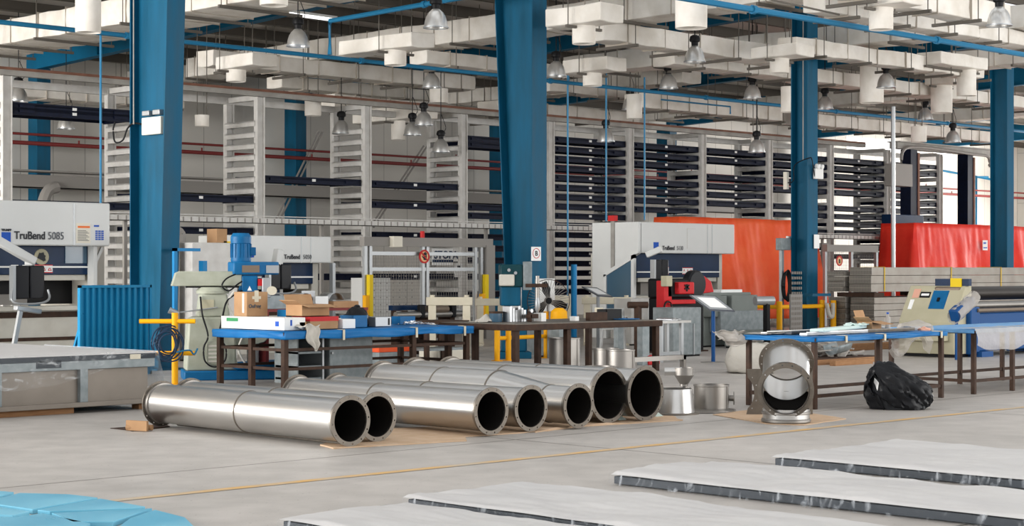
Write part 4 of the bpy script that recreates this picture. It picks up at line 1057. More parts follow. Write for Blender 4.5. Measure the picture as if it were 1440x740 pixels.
flanged_pipe(492, 628, .462, 2.98, 'stainless flanged pipe nearest the camera at the left, with a weld ring half way', (.5,), ph=.1)
flanged_pipe(530, 621, .462, 2.98, 'stainless flanged pipe lying close behind the nearest one', (.5,), ph=.3)
flanged_pipe(690, 612, .46, 2.98, 'stainless flanged pipe, first of the right-hand row of five', (.55,), ph=.2)
flanged_pipe(746, 607, .46, 2.98, 'stainless flanged pipe, second of the right-hand row of five', (.5,), ph=.4)
flanged_pipe(813, 602, .45, 3.0, 'stainless flanged pipe that narrows towards its near end, middle of the right-hand row', (.66,), reduce=(.57, .38, 1.12), ph=.2)
flanged_pipe(856, 595, .58, 3.0, 'wide stainless flanged pipe with a large open mouth, fourth of the right-hand row', (.5,), ph=.15)
flanged_pipe(907, 592, .58, 3.0, 'wide stainless flanged pipe at the right end of the row', (.5,), ph=.33)
# small tubes under the pipes and green wedges
for x0, y0, x1, y1, lab in ((250, 600, 480, 627, 'thin steel bar lying under the nearest pipe'), (548, 592, 700, 611, 'thin steel bar lying beside the third pipe'), (760, 590, 800, 596, 'short steel bar between the pipes in the right-hand row')):
    P0 = G(x0, y0); P1 = G(x1, y1)
    solo('steel_bar', MB().cyl((*P0, .022), (*P1, .022), .013, 8), 'steel_flange', lab, 'bar')
for (x, y, lab) in ((870, 593, 'pale green wedge under the fourth pipe mouth'), (922, 588, 'pale green wedge right of the last pipe')):
    P0 = G(x, y); solo('wedge', MB().prism([(0, 0), (.13, 0), (.02, .06)], 0, .06, 'XZ'), 'foam', lab, 'wedge', org=(0, 0, 0)).location = (P0[0], P0[1], .012)
# ---------------------------------------------------------------- cardboard sheets
def flat_sheet(name, pts, m, label, cat='cardboard', th=.008, z=.001, wob=.0, seed=0):
    poly = [G(*p) for p in pts]
    cx = sum(p[0] for p in poly)/len(poly); cy = sum(p[1] for p in poly)/len(poly)
    mb = MB(); n = len(poly)
    # refine edge
    ref = []
    for i in range(n):
        p, q = Vector(poly[i]), Vector(poly[(i+1) % n]); k_ = max(1, int((q-p).length/.12))
        for j in range(k_):
            r_ = p.lerp(q, j/k_); ref.append((r_.x+noise.noise(Vector((r_.x*4, r_.y*4, seed)))*.03, r_.y+noise.noise(Vector((r_.x*4, r_.y*4, seed+4)))*.03))
    N = len(ref)
    hz = [abs(noise.noise(Vector((x*3, y*3, seed))))*wob for x, y in ref]
    vs = [(x, y, z) for x, y in ref]+[(x, y, z+th+h) for (x, y), h in zip(ref, hz)]
    mb.add(vs, [tuple(range(N-1, -1, -1)), tuple(range(N, 2*N))]+[(i, (i+1) % N, N+(i+1) % N, N+i) for i in range(N)])
    return solo(name, mb, m, label, cat)
flat_sheet('cardboard_sheet', [(452, 627), (468, 632), (655, 621), (650, 600), (520, 605)], 'cardboard_flat', 'flat brown cardboard sheet under the two nearest pipe mouths', th=.012)
flat_sheet('cardboard_sheet', [(600, 619), (770, 607), (862, 592), (700, 590), (600, 603)], 'cardboard_flat', 'flat brown cardboard sheet under the middle pipe mouths', th=.01, z=.0105 if False else .001, seed=3)
flat_sheet('paper_sheet', [(752, 609), (812, 601), (960, 592), (945, 586), (800, 590)], 'cardboard_flat', 'crumpled brown paper under the right-hand pipe mouths', 'paper', th=.006, wob=.04, seed=5)
flat_sheet('cardboard_sheet', [(157, 603), (185, 607), (240, 601), (232, 597)], 'dark_steel', 'dark strip of cardboard at the far end of the nearest pipe', th=.006)
P0 = G(178, 606, 0)
t = thing('cardboard_scrap', 'folded brown cardboard scrap on the floor left of the nearest pipe', 'cardboard', (*P0, .006), .3)
part('fold', MB().tube([(0, 0, .03), (.08, -.26, .03)], .03, 10).box(-.01, .02, -.26, 0, 0, .1), 'cardboard', t)
flat_sheet('cardboard_sheet', [(1002, 584), (1080, 597), (1130, 599), (1190, 590), (1140, 582), (1060, 577)], 'cardboard_flat', 'flat brown cardboard under the branched duct fitting', th=.008, seed=9)
# ================================================================ FLANGED ELBOW FITTING
P0 = G(1105, 597)
t = thing('duct_fitting', 'large stainless flanged branch fitting standing on cardboard in front of the right bench', 'duct fitting', (P0[0]+.14, P0[1]+.1, .012), -.95)
# local -Y faces the camera
Rf = .29; ri = .245
part('standpipe', MB().lathe([(.245, .0), (.245, .14), (.24, .14), (.24, .0)], n=48, closed=True), 'steel', t)
part('foot_ring', MB().lathe([(.25, 0), (.258, .008), (.258, .03), (.25, .04)], n=48), 'steel_dull', t)
part('foot_ring', MB().lathe([(.25, .085), (.254, .09), (.254, .11), (.25, .115)], n=48), 'steel_dull', t)
tilt = .56; ax_ = Vector((0, math.cos(tilt), math.sin(tilt))); upv = Vector((0, -math.sin(tilt), math.cos(tilt)))
Mq = Matrix(((1, 0, 0), (0, ax_.y, upv.y), (0, ax_.z, upv.z)))
c0 = Vector((0, -.22, .345)); Lf = .52
sh = MB().lathe([(ri, .16), (ri, Lf), (ri-.005, Lf), (ri-.005, .16)], c0, 'Y', 64, M=Mq, closed=True)
Mf = Matrix.Rotation(.12, 3, 'X')
part('barrel', sh, 'steel', t)
vs, fs = flange_holes(Rf, ri-.012, .012, 16, .009)
part('flange', MB().add([Mf@Vector(v)+c0+Vector((0, -.03, .0)) for v in vs], fs), 'steel_flange', t, smooth=20)
part('flange', MB().add([Mq@Vector(v)+c0+ax_*Lf for v in vs], fs), 'steel_flange', t, smooth=20)
part('throat', MB().lathe([(ri, -.05), (ri, .4), (ri-.006, .4), (ri-.006, -.05)], c0, 'Y', 48, closed=True), 'roll_dark', t)  # dark material puts the shade of the opening into the throat
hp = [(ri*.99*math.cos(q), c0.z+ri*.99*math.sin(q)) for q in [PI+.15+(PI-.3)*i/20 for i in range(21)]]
part('rear_wall', MB().prism(hp, .17, .18, 'XZ'), 'steel_bore_shade', t)  # added dark half disc, shade of the fitting's interior as colour
# leftover plate with a circular bite behind the fitting
pl = thing('offcut_plate', 'bronze coloured steel offcut plate with round bites and small holes behind the branch fitting', 'steel plate', (*G(1062, 584, 0), .01), -.73)
arc = [(.0-.13*math.cos(x), .26+.2*math.sin(x)) for x in [PI+.0]]
poly = [(-.10, 0.0)]+[(-.20+.19*math.cos(x), .235+.215*math.sin(x)) for x in [(-.9+1.8*i/14) for i in range(15)]]+[(-.09, .5), (.14, .5), (.14, 0)]
vs, fs = plate_holes(0, 0, [(-.045+.06*0+.0+(-.20+.225*math.cos(x))+.045, .235+.25*math.sin(x)) for x in (-.75, -.35, .35, .75)], .008, .008, poly=poly)
part('plate', MB().add([(x, y, z) for x, y, z in vs], fs), 'steel_flange', pl, smooth=20)
pl2 = thing('offcut_plate', 'narrow bronze coloured plate edge right of the branch fitting', 'steel plate', (*G(1139, 584, 0), .01), -.73)
part('plate', MB().box(-.06, .03, -.004, .004, 0, .56), 'steel_flange', pl2)
# ================================================================ SMALL STEEL PARTS next to the pipes
def drumring(px, pyb, wpx, hpx, m, label, name='steel_drum', top=True, z=.0):
    Y = depth(pyb, z); r = wpx*Y/F/2; h = hpx*Y/F*.985; A, B = G(px, pyb-2, z); 
    A += Ss*r*.6; B += Rr*r*.6
    t = thing(name, label, 'steel drum', (A, B, z))
    part('wall', MB().lathe([(r, 0), (r, h), (r-.006, h), (r-.006, 0)], n=48, closed=True), m, t)
    part('rim', MB().lathe([(r, h-.02), (r+.006, h-.015), (r+.006, h), (r-.008, h)], n=48), m, t)
    part('seam', MB().box(-.006+.2*r, .006+.2*r, -r-.003, -r+.004, 0, h), m, t)
    return t, r, h
drumring(794, 530, 44, 54, 'steel_dull', 'tall brushed stainless drum standing under the dark table')
drumring(853, 538, 36, 47, 'steel_dull', 'stainless drum partly behind another one, under the dark table')
drumring(873, 542, 41, 49, 'steel_dull', 'stainless drum with a bright streak, right one of the overlapping pair')
drumring(842, 545, 46, 28, 'steel_dull', 'low stainless ring between the drums, right behind the pipes', 'steel_ring')
t, r, h = drumring(1002, 577, 50, 34, 'steel_dull', 'stainless collar with a small flanged nozzle standing on a flat disc', 'steel_collar', z=.02)
vs, fs = flange_holes(.075, .03, .01, 8, .006)
part('nozzle', MB().cyl((r*.7, -r*.75, h*.42), (r*.82, -r*.98, h*.42), .035, 16), 'steel_dull', t)
q = Matrix.Rotation(.7, 3, 'Z')
part('nozzle_flange', MB().add([q@Vector(v)+Vector((r*.82, -r*.98, h*.42)) for v in vs], fs), 'steel_dull', t)
solo('steel_disc', MB().lathe([(0, 0), (.36, 0), (.4, .006), (.4, .016), (0, .018)], n=48), 'steel_dull', 'flat round stainless disc on the floor under the collar', 'disc', org=(0, 0, 0)).location = (*G(985, 578), .001)
t = thing('duct_offset', 'wide low stainless duct piece lying right of the pipes, behind the flat disc', 'duct piece', (*G(948, 582), 0), -.6)
part('body', MB().lathe([(.23, .02), (.2, .28), (.195, .28), (.225, .02)], n=48, closed=True), 'steel', t)
part('flange', MB().lathe([(.23, 0), (.28, 0), (.28, .012), (.23, .02)], n=48, closed=True), 'steel_flange', t)
t = thing('steel_hopper', 'small stainless hopper with a spout and open elbow flange on the steel pieces', 'hopper', (*G(962, 566), 0))
part('drum', MB().lathe([(.12, .33), (.12, .42), (.115, .42), (.115, .33)], n=32, closed=True), 'steel_dull', t)
part('side_inlet', MB().cyl((-.02, .02, .375), (-.17, .17, .375), .05, 20), 'steel', t)
part('cone', MB().lathe([(.12, .33), (.05, .22), (.045, .22), (.115, .33)], n=32, closed=True), 'steel_dull', t)
part('elbow', MB().tube(smooth_curve([(0, 0, .23), (0, 0, .17), (.03, -.03, .11), (.06, -.06, .06)], 5), .05, 16), 'steel_dull', t)
q = Matrix.Rotation(.5, 3, 'Z'); vs, fs = flange_holes(.09, .05, .01, 8, .006)
part('elbow_flange', MB().add([q@Vector(v)+Vector((.03, -.07, .09)) for v in vs], fs), 'steel_flange', t)
part('stand_foot', MB().cyl((.05, -.02, 0), (.05, -.02, .08), .05, 12), 'steel_dull', t)
# ================================================================ TABLES
def bench(label, a0_, a1_, b0, b1, h, legs, lw=.05, legm='dark_steel', str_z=(.3,), topm='dark_steel', topth=.05, overhang=.03, strsides='all', name='work_table', rr=0):
    t = thing(name, label, 'table', (a0_, b0, 0))
    L, D = a1_-a0_, b1-b0
    part('tabletop', MB().box(-overhang, L+overhang, -overhang, D+overhang, h-topth, h), topm, t, bev=.006)
    for x, y in legs: part('leg', MB().box(x-lw/2, x+lw/2, y-lw/2, y+lw/2, 0, h-topth), legm, t, bev=.004)
    xs = sorted({x for x, y in legs}); ys = sorted({y for x, y in legs})
    for z in str_z:
        part('stretcher', MB().box(xs[0], xs[-1], ys[0]-.018, ys[0]+.018, z, z+.04), legm, t)
        part('stretcher', MB().box(xs[0], xs[-1], ys[-1]-.018, ys[-1]+.018, z, z+.04), legm, t)
        part('stretcher', MB().box(xs[0]-.018, xs[0]+.018, ys[0], ys[-1], z, z+.04), legm, t)
        part('stretcher', MB().box(xs[-1]-.018, xs[-1]+.018, ys[0], ys[-1], z, z+.04), legm, t)
    return t
def cover(a0_, a1_, b0, b1, z, drop, m, label, seed=1, wav=.02, name='table_cover', cat='table cover', bands=()):
    def fn(nu, nv):
        pass
    t = thing(name, label, cat, (a0_, b0, z))
    L, D = a1_-a0_, b1-b0; mb = MB(); per = [(0, D), (0, 0), (L, 0), (L, D), (0, D)]; lens = [D, L, D, L]; tot = sum(lens)
    n = int(tot/.06); rows = 4; vs = []
    def pt(s):
        for i, l in enumerate(lens):
            if s <= l+1e-9:
                p, q = per[i], per[i+1]; f = s/l; nx, ny = [(-1, 0), (0, -1), (1, 0), (0, 1)][i]
                return p[0]+(q[0]-p[0])*f, p[1]+(q[1]-p[1])*f, nx, ny
            s -= l
        return 0, D, -1, 0
    for j in range(rows+1):
        v = j/rows
        for i in range(n):
            s = tot*i/n; x, y, nx, ny = pt(s); dd = drop*(1+.35*noise.noise(Vector((s*1.3, seed, 0))))
            o_ = wav*noise.noise(Vector((s*3, v*2, seed)))+.012
            vs.append((x+nx*o_, y+ny*o_, .006-dd*v+(.004 if j == 0 else 0)))
    fs = [(j*n+i, j*n+(i+1) % n, (j+1)*n+(i+1) % n, (j+1)*n+i) for j in range(rows) for i in range(n)]
    mb.add(vs, fs)
    mb.grid(lambda u, v: (-.01+(L+.02)*u, -.01+(D+.02)*v, .01+.006*noise.noise(Vector((u*12, v*5, seed)))), 30, 10)
    part('sheet', mb, m, t, smooth=50, solid=.006)
    for x in bands: part('tie', MB().box(x, x+.035, -.035, -.025, -drop*1.25, .02).box(x, x+.035, -.035, .1, .014, .022), 'cream', t)
    return t
# --- left blue bench
TA = dict(a0=14.9, a1=18.35, b0=19.3, b1=20.85, h=.76)
D_ = TA['b1']-TA['b0']; L_A = TA['a1']-TA['a0']
bench('rusty legged workbench with a bright blue covered top at the left centre', TA['a0'], TA['a1'], TA['b0'], TA['b1'], TA['h'],
      [(.04, .04), (2.35, .04), (L_A-.04, .04), (.04, D_*.5), (.04, D_-.04), (1.4, D_-.04), (L_A-.04, D_-.04)], lw=.075, str_z=(.24, .5))
cover(TA['a0']-.03, TA['a1']+.03, TA['b0']-.03, TA['b1']+.03, TA['h'], .1, 'table_blue', 'bright blue plastic cover tied over the cluttered left workbench', 3, bands=(1.0, 2.35, 3.3))
zA = TA['h']+.022
# --- dark table
TB = dict(a0=18.6, a1=21.85, b0=18.6, b1=20.2, h=.8)
bench('dark brown steel table with a bare grey top in the centre', TB['a0'], TB['a1'], TB['b0'], TB['b1'], TB['h'],
      [(.05, .05), (3.2, .05), (1.15, .05), (2.0, 1.5), (.05, 1.5), (3.2, 1.5), (.62, 1.5)], lw=.085, str_z=(), topth=.09)
solo('table_sheet', MB().box(TB['a0'], TB['a1'], TB['b0'], TB['b1'], TB['h'], TB['h']+.008), 'steel_flange', 'thin bare metal sheet covering the dark central table', 'metal sheet')
zB = TB['h']+.01
# --- right blue bench
TC = dict(a0=17.0, a1=19.75, b0=12.15, b1=13.15, h=.82)
bench('brown steel legged bench with a pale blue top beside the black rubbish bag', TC['a0'], TC['a1'], TC['b0'], TC['b1'], TC['h'],
      [(.03, .03), (2.72, .03), (.03, .97), (2.72, .97), (1.35, .03)], lw=.055, str_z=(.13,), topth=.04)
cover(TC['a0']-.03, TC['a1']+.03, TC['b0']-.03, TC['b1']+.03, TC['h'], .05, 'table_blue', 'blue plastic cover tied over the right workbench', 6, wav=.015, bands=(.55, 1.35, 2.6))
zC = TC['h']+.022
TD = dict(a0=20.55, a1=24.6, b0=12.2, b1=13.5, h=.82)
bench('brown steel legged bench at the right edge with plastic hanging over its front', TD['a0'], TD['a1'], TD['b0'], TD['b1'], TD['h'],
      [(.03, .03), (1.0, .03), (2.6, .03), (.03, 1.27), (1.75, 1.27), (2.9, 1.27), (4.0, .03), (4.0, 1.27)], lw=.055, str_z=(.15,), topth=.04)
cover(TD['a0']-.03, TD['a1']+.03, TD['b0']-.03, TD['b1']+.03, TD['h'], .04, 'table_blue_pale', 'pale blue sheet on the bench at the right edge', 8, wav=.01)
m = MB(); m.grid(lambda u, v: (TD['a0']-.1+4.1*u, TD['b0']-.06-.05*math.sin(v*2.2)*(1+noise.noise(Vector((u*9, 1, 1)))), TD['h']+.03-v*(.17+.13*math.sin(u*6.0+.6)**2+.05*noise.noise(Vector((u*10, 2, 3))))), 70, 10)
m.grid(lambda u, v: (TD['a0']-.1+4.1*u, TD['b0']-.06+.3*v, TD['h']+.032+.01*noise.noise(Vector((u*20, v*4, 3)))), 70, 4)
solo('plastic_sheet', m, 'film_thick', 'crumpled translucent plastic hanging over the front of the right edge bench', 'plastic sheet')
m = MB(); m.grid(lambda u, v: (19.35+.95*u, 12.72+.0*u-.06*math.sin(v*3)+.06*noise.noise(Vector((u*6, v*4, 3))), .79-v*(.2+.12*math.sin(u*7)+.06*noise.noise(Vector((u*6, 2, 3))))), 30, 10)
solo('plastic_sheet', m, 'film_thick', 'crumpled clear plastic hanging under the right workbench top', 'plastic sheet')
def bx(name, a, b, z, L, W, H, m, label, cat, rz=0, group=None, bev=.006, extra=None):
    t = thing(name, label, cat, (a, b, z), rz, group)
    part('body', MB().box(0, L, 0, W, 0, H), m, t, bev=bev)
    if extra: extra(t)
    return t
def onA(px, b, dz=0): return atb(px, b)
# ---- goods on the left bench
a_ = 15.12; b0_ = 19.55
def lab1(t):
    part('green_label', MB().box(-.004, 0, 1.05, 1.32, .1, .15), 'green', t)
    part('blue_print', MB().box(-.004, 0, .12, .2, .05, .12), 'logo_blue', t)
    part('print_mark', MB().box(.1, .13, -.004, 0, .06, .14), 'logo_blue', t)
    part('lid_edge', MB().box(-.003, .003, 0, 1.45, .165, .172), 'rack_paint', t)
bx('long_carton', TA['a0']+.12, b0_-.1, zA, .36, 1.45, .17, 'white_plastic', 'long white carton with a green label on the left bench', 'carton', extra=lab1)
def carton_print(t):
    text_part('printed_word', 'Oufeng', .07, 'text_grey', t, (.03, -.004, .12), (PI/2, 0, 0), .002)
    part('printed_strip', MB().box(-.004, 0, .06, .1, .05, .32), 'paper', t)
    part('tape', MB().box(.13, .2, -.004, 0, .2, .36).box(.09, .24, -.005, -.001, .24, .28), 'cream', t)
bx('cardboard_box', TA['a0']+.1, b0_+.72, zA+.174, .36, .3, .34, 'cardboard', 'taped brown cardboard box standing on the long white carton', 'carton', extra=carton_print)
def open_box(a, b, z, L, W, H, m, label, flaps=True, rz=0, name='open_carton'):
    t = thing(name, label, 'carton', (a, b, z), rz)
    w_ = .008
    part('walls', MB().box(0, L, 0, w_, 0, H).box(0, L, W-w_, W, 0, H).box(0, w_, w_, W-w_, 0, H).box(L-w_, L, w_, W-w_, 0, H).box(0, L, 0, W, 0, w_), m, t)
    if flaps:
        part('flap', MB().beam((L/2, 0, H), (L/2, -.16, H-.03), L, .006), m, t)
        part('flap', MB().beam((L/2, W, H), (L/2, W+.05, H+.14), L, .006), m, t)
        part('flap', MB().add([(0, 0, H), (0, W, H), (-.12, W, H+.06), (-.12, 0, H+.06), (0, 0, H+.006), (0, W, H+.006), (-.12, W, H+.066), (-.12, 0, H+.066)], [(0, 3, 2, 1), (4, 5, 6, 7), (0, 1, 5, 4), (1, 2, 6, 5), (2, 3, 7, 6), (3, 0, 4, 7)]), m, t)
        part('flap', MB().add([(L, 0, H), (L, W, H), (L+.16, W, H-.03), (L+.16, 0, H-.03), (L, 0, H+.006), (L, W, H+.006), (L+.16, W, H-.024), (L+.16, 0, H-.024)], [(0, 3, 2, 1), (4, 5, 6, 7), (0, 1, 5, 4), (1, 2, 6, 5), (2, 3, 7, 6), (3, 0, 4, 7)]), m, t)
    return t
ob = atb(436, 19.55)
bx('cardboard_tray', ob, 19.55, zA, .5, .4, .17, 'cardboard', 'low brown carton with a red top band under the open carton', 'carton', extra=lambda t: part('red_band', MB().box(-.004, .504, -.004, .404, .11, .172), 'red', t))
open_box(ob-.1, 19.6, zA+.178, .48, .36, .16, 'cardboard', 'open brown carton with raised flaps in the middle of the left bench')
bx('parts_box', atb(402, 20.1), 20.1, zA+.0, .2, .2, .26, 'bright_blue', 'small bright blue box behind the long white carton', 'box')
bx('parts_tub', atb(482, 19.5), 19.5, zA, .23, .22, .13, 'white_plastic', 'white plastic tub right of the open carton', 'tub')
bx('parts_tray', atb(497, 19.75), 19.75, zA, .26, .3, .17, 'mill_blue', 'blue plastic parts bin on the left bench', 'bin')
bx('small_carton', atb(472, 19.7), 19.7, zA, .1, .2, .14, 'cream', 'small pale carton beside the white tub', 'carton')
bx('small_carton', atb(421, 19.45), 19.45, zA, .12, .2, .11, 'cardboard', 'small brown carton behind the white rag on the left bench', 'carton')
bx('control_unit', atb(528, 19.8), 19.8, zA, .3, .3, .14, 'alu', 'pale grey metal box with a dark slot near the black bag on the left bench', 'metal box', extra=lambda t: part('slot', MB().box(.24, .27, -.004, 0, .02, .12), 'black', t))
t = thing('white_rag', 'white stained rag hanging over the front of the left bench', 'rag', (atb(437, 19.25), 19.25, zA))
m = MB()
def rag(u, v):
    w_ = .12*(1-.35*v); 
    return ((u-.5)*w_*2*(1 if v < .7 else (1-v)*3.3+.02)+.05*v+.02*math.sin(v*9), -.03-.05*v*0+.02*math.sin(u*9+v*3), .06-.33*v+.02*math.sin(u*6))
m.grid(rag, 14, 20); m.grid(lambda u, v: (-.12+.26*u, -.03+.25*v, .05+.04*math.sin(u*7)*math.cos(v*6)), 12, 10)
part('cloth', m, 'cloth', t, solid=.006, smooth=60)
def blob(name, label, cat, m_, loc, r, seed, amp=.35, sq=(1, 1, .7), sub=3, freq=1.6, group=None, rz=0):
    bm = bmesh.new(); bmesh.ops.create_icosphere(bm, subdivisions=sub, radius=1)
    mb = MB(); vs = []
    for v in bm.verts:
        p = v.co.normalized(); f = 1+amp*noise.noise(p*freq+Vector((seed, seed, 0)))+amp*.5*noise.noise(p*freq*3+Vector((seed, 0, seed)))+amp*.35*abs(noise.noise(p*freq*6+Vector((0, seed, seed))))
        z = p.z*f*sq[2]
        vs.append((p.x*f*sq[0]*r, p.y*f*sq[1]*r, max(z, -.55*sq[2])*r+.55*sq[2]*r))
    mb.add(vs, [tuple(v.index for v in f.verts) for f in bm.faces]); bm.free()
    t = thing(name, label, cat, loc, rz, group); part('body', mb, m_, t, smooth=40); return t
t = blob('plastic_bag', 'small black plastic bag on the left bench', 'bag', 'black_bag', (atb(518, 19.7), 19.95, zA), .17, 5, sq=(1.1, .9, 1.1))
part('knot', MB().lathe([(.0, 0), (.03, .02), (.05, .1), (.02, .12), (0, .12)], (.0, 0, .2), n=10), 'black_bag', t)
blob('plastic_bag', 'flat heap of black plastic behind the open carton', 'bag', 'black_bag', (atb(500, 20.5), 20.5, zA), .2, 8, sq=(1.3, .9, .6))
# dark red parts shelf behind the left bench
t = thing('parts_shelf', 'dark red low parts shelf crowded with small boxes behind the left bench', 'shelf', (atb(372, 21.4), 21.4, 0))
part('shelf_board', MB().box(0, 2.0, 0, .4, .98, 1.02).box(0, 2.0, 0, .4, .8, .83), 'red_pipe', t)
for x in (.05, 1.95): part('upright', MB().box(x-.03, x+.03, 0, .4, 0, .98), 'red_pipe', t)
for i, (x, w_, h, m_, l) in enumerate(((.05, .45, .2, 'galv', 'grey steel box at the left end of the dark red shelf'), (.6, .3, .12, 'cream', 'cream carton on the dark red shelf'), (1.0, .25, .18, 'white_plastic', 'white box on the dark red shelf'), (1.35, .5, .1, 'cardboard', 'brown carton at the right end of the dark red shelf'))):
    a0_ = atb(372, 21.4)
    bx('small_carton', a0_+x, 21.45, 1.02, w_, .3, h, m_, l, 'carton')
for i, (x, l) in enumerate(((.75, 'bent steel sheet curled on top of the cream carton'), (1.35, 'curved white metal cover on the brown carton'))):
    a0_ = atb(372, 21.4)
    solo('bent_sheet', MB().lathe([(.12, 0), (.125, 0), (.125, .3), (.12, .3)], n=16, closed=True).__class__().grid(lambda u, v: (a0_+x+.14*math.cos(PI*u)+.1, 21.5+.28*v, 1.14+.11*math.sin(PI*u)), 12, 2), 'sheet_steel', l, 'sheet', solid=.005)
# ---- grey steel cupboard under the left bench
ca_ = atb(467, 19.9)
t = thing('steel_cupboard', 'grey galvanised steel cupboard standing under the left bench', 'cupboard', (ca_, 19.95, 0))
x1 = atb(524, 19.95)-ca_
part('body', MB().box(0, x1, 0, .7, .05, .7), 'galv', t, bev=.01)
part('handle', MB().cyl((.03, 0, .42), (.03, -.03, .42), .018, 10), 'alu', t)
part('leg', MB().box(0, .05, 0, .05, 0, .05).box(x1-.05, x1, 0, .05, 0, .05), 'galv', t)
sa_ = atb(418, 20.0)
t = thing('open_shelf', 'dark grey open steel shelf unit beside the grey cupboard under the left bench', 'shelf', (sa_, 20.0, 0))
x1 = ca_-sa_-.08
part('back', MB().box(0, x1, .5, .52, 0, .68), 'galv', t); part('side', MB().box(0, .02, 0, .5, 0, .68), 'galv', t)
part('side', MB().box(x1-.03, x1, -.02, .5, 0, .7), 'alu', t)
for z in (.05, .22, .42, .64): part('shelf_board', MB().box(0, x1, 0, .5, z, z+.03), 'galv', t)
# ================================================================ MILLING MACHINE behind the left bench
ma, mb_ = 15.56, 21.86
t = thing('milling_machine', 'pale green milling machine with a blue motor head behind the left bench', 'milling machine', (ma, mb_, 0))
# machine axis (column -> head) runs along picture-right: direction (1,-1)/sqrt2 ; build local with x = that axis, rotate -45 deg
t.rotation_euler = (0, 0, -PI/4+.25); t.scale = (.98, .98, .865)
part('base', MB().box(-.45, 1.0, -.4, .4, .0, .16), 'mill_blue', t, bev=.02)
part('chip_tray', MB().add([(.35, -.35, .16), (1.05, -.35, .16), (1.05, .35, .16), (.35, .35, .16), (.2, -.5, .24), (1.3, -.5, .3), (1.3, .5, .3), (.2, .5, .24)], [(0, 3, 2, 1), (0, 1, 5, 4), (1, 2, 6, 5), (2, 3, 7, 6), (3, 0, 4, 7)]), 'mill_blue', t, solid=.01)
part('column', MB().prism([(-.42, .16), (.42, .16), (.33, .3), (.3, 1.0), (.22, 1.06), (-.3, 1.06), (-.38, 1.0)], -.3, .3, 'XZ'), 'mill_green', t, bev=.03)
part('upper_column', MB().prism([(-.24, 1.06), (.24, 1.06), (.2, 1.45), (-.2, 1.45)], -.2, .22, 'XZ'), 'mill_green', t, bev=.03)
part('turret', MB().lathe([(0, 1.45), (.24, 1.45), (.25, 1.5), (.2, 1.56), (0, 1.56)], n=28), 'mill_green', t)
part('ram', MB().prism([(-.62, 1.58), (.42, 1.58), (.42, 1.83), (-.5, 1.83), (-.56, 1.8)], -.13, .13, 'XZ'), 'mill_green', t, bev=.015)
part('ram_slide', MB().box(-.4, .4, -.09, .09, 1.55, 1.6), 'black', t)
part('head', MB().box(.42, .66, -.14, .14, 1.38, 1.76).box(.38, .5, -.1, .1, 1.5, 1.7), 'mill_blue', t, bev=.02)
part('belt_housing', MB().prism([(.3, -.17), (.85, -.17), (.98, -.1), (.98, .1), (.85, .17), (.3, .17), (.22, 0)], 1.77, 1.99, 'XY'), 'mill_blue', t, bev=.02)
part('belt_window', MB().box(.42, .68, -.178, -.17, 1.81, 1.93), 'roll_brown', t)
part('switch_plate', MB().box(.78, .97, -.185, -.175, 1.8, 1.93), 'alu', t)
part('motor', MB().lathe([(0, 1.99), (.15, 1.99), (.155, 2.02), (.15, 2.06), (.145, 2.3), (.155, 2.31), (.155, 2.42), (.12, 2.48), (0, 2.485)], (.42, 0, 0), n=28), 'mill_blue', t)
m = MB()
for i in range(14):
    q = 2*PI*i/14; m.cbox((.42+.15*math.cos(q), .15*math.sin(q), 2.18), (.02, .008, .24), Matrix.Rotation(q, 3, 'Z'))
part('cooling_fin', m, 'mill_blue', t, smooth=0)
part('terminal_box', MB().box(.54, .64, -.06, .06, 2.1, 2.24), 'mill_blue', t, bev=.01)
part('control_box', MB().box(.72, .85, -.2, -.05, 1.38, 1.72), 'alu', t, bev=.01)
part('red_switch', MB().box(.66, .72, -.17, -.05, 1.58, 1.7), 'red', t)
part('dial', MB().cyl((.86, -.2, 1.5), (.86, -.23, 1.5), .075, 18), 'cream', t)
part('handwheel', MB().cyl((.5, -.15, 1.42), (.5, -.2, 1.42), .05, 14), 'alu', t)
part('quill', MB().lathe([(.07, 1.38), (.06, 1.2), (.03, 1.18), (.025, 1.0), (0, 1.0)], (.6, 0, 0), n=18), 'alu', t)
part('warning_mark', MB().prism([(.5, 1.5), (.57, 1.5), (.535, 1.58)], -.146, -.14, 'XZ'), 'paper', t)
part('knee', MB().prism([(.3, .5), (.75, .62), (.95, .85), (.95, 1.0), (.3, 1.0)], -.2, .2, 'XZ'), 'mill_green', t, bev=.015)
part('knee_screw', MB().cyl((.6, 0, .16), (.6, 0, .62), .09, 16), 'machine_cream', t)
part('saddle_table', MB().box(.4, .75, -.6, .6, 1.0, 1.08), 'steel_dull', t)
part('vent_panel', MB().box(-.12, .12, -.315, -.3, .25, .66), 'mill_green', t, bev=.005)
m = MB()
for i in range(5): m.box(-.09, .09, -.325, -.314, .3+i*.065, .33+i*.065)
part('vent_slat', m, 'machine_cream', t)
part('cable', MB().tube(smooth_curve([(-.2, -.22, 1.4), (-.18, -.33, 1.1), (-.1, -.36, .75), (-.16, -.34, .55), (-.14, -.34, .32), (0, -.34, .22), (.15, -.34, .33), (.16, -.34, .55), (.07, -.35, .74), (.12, -.36, 1.1), (.2, -.3, 1.35), (.42, -.2, 1.5)]), .014, 6), 'black', t)
part('cable', MB().tube(smooth_curve([(.32, -.2, 1.78), (.18, -.2, 1.7), (.12, -.2, 1.58), (.22, -.2, 1.5), (.34, -.2, 1.6), (.42, -.17, 1.66)]), .014, 6), 'black', t)
part('hose', MB().tube(smooth_curve([(.3, -.25, 1.5), (.2, -.3, 1.3), (.3, -.3, 1.05), (.42, -.33, .8), (.35, -.34, .5), (.5, -.3, .2)]), .016, 6), 'machine_cream', t)
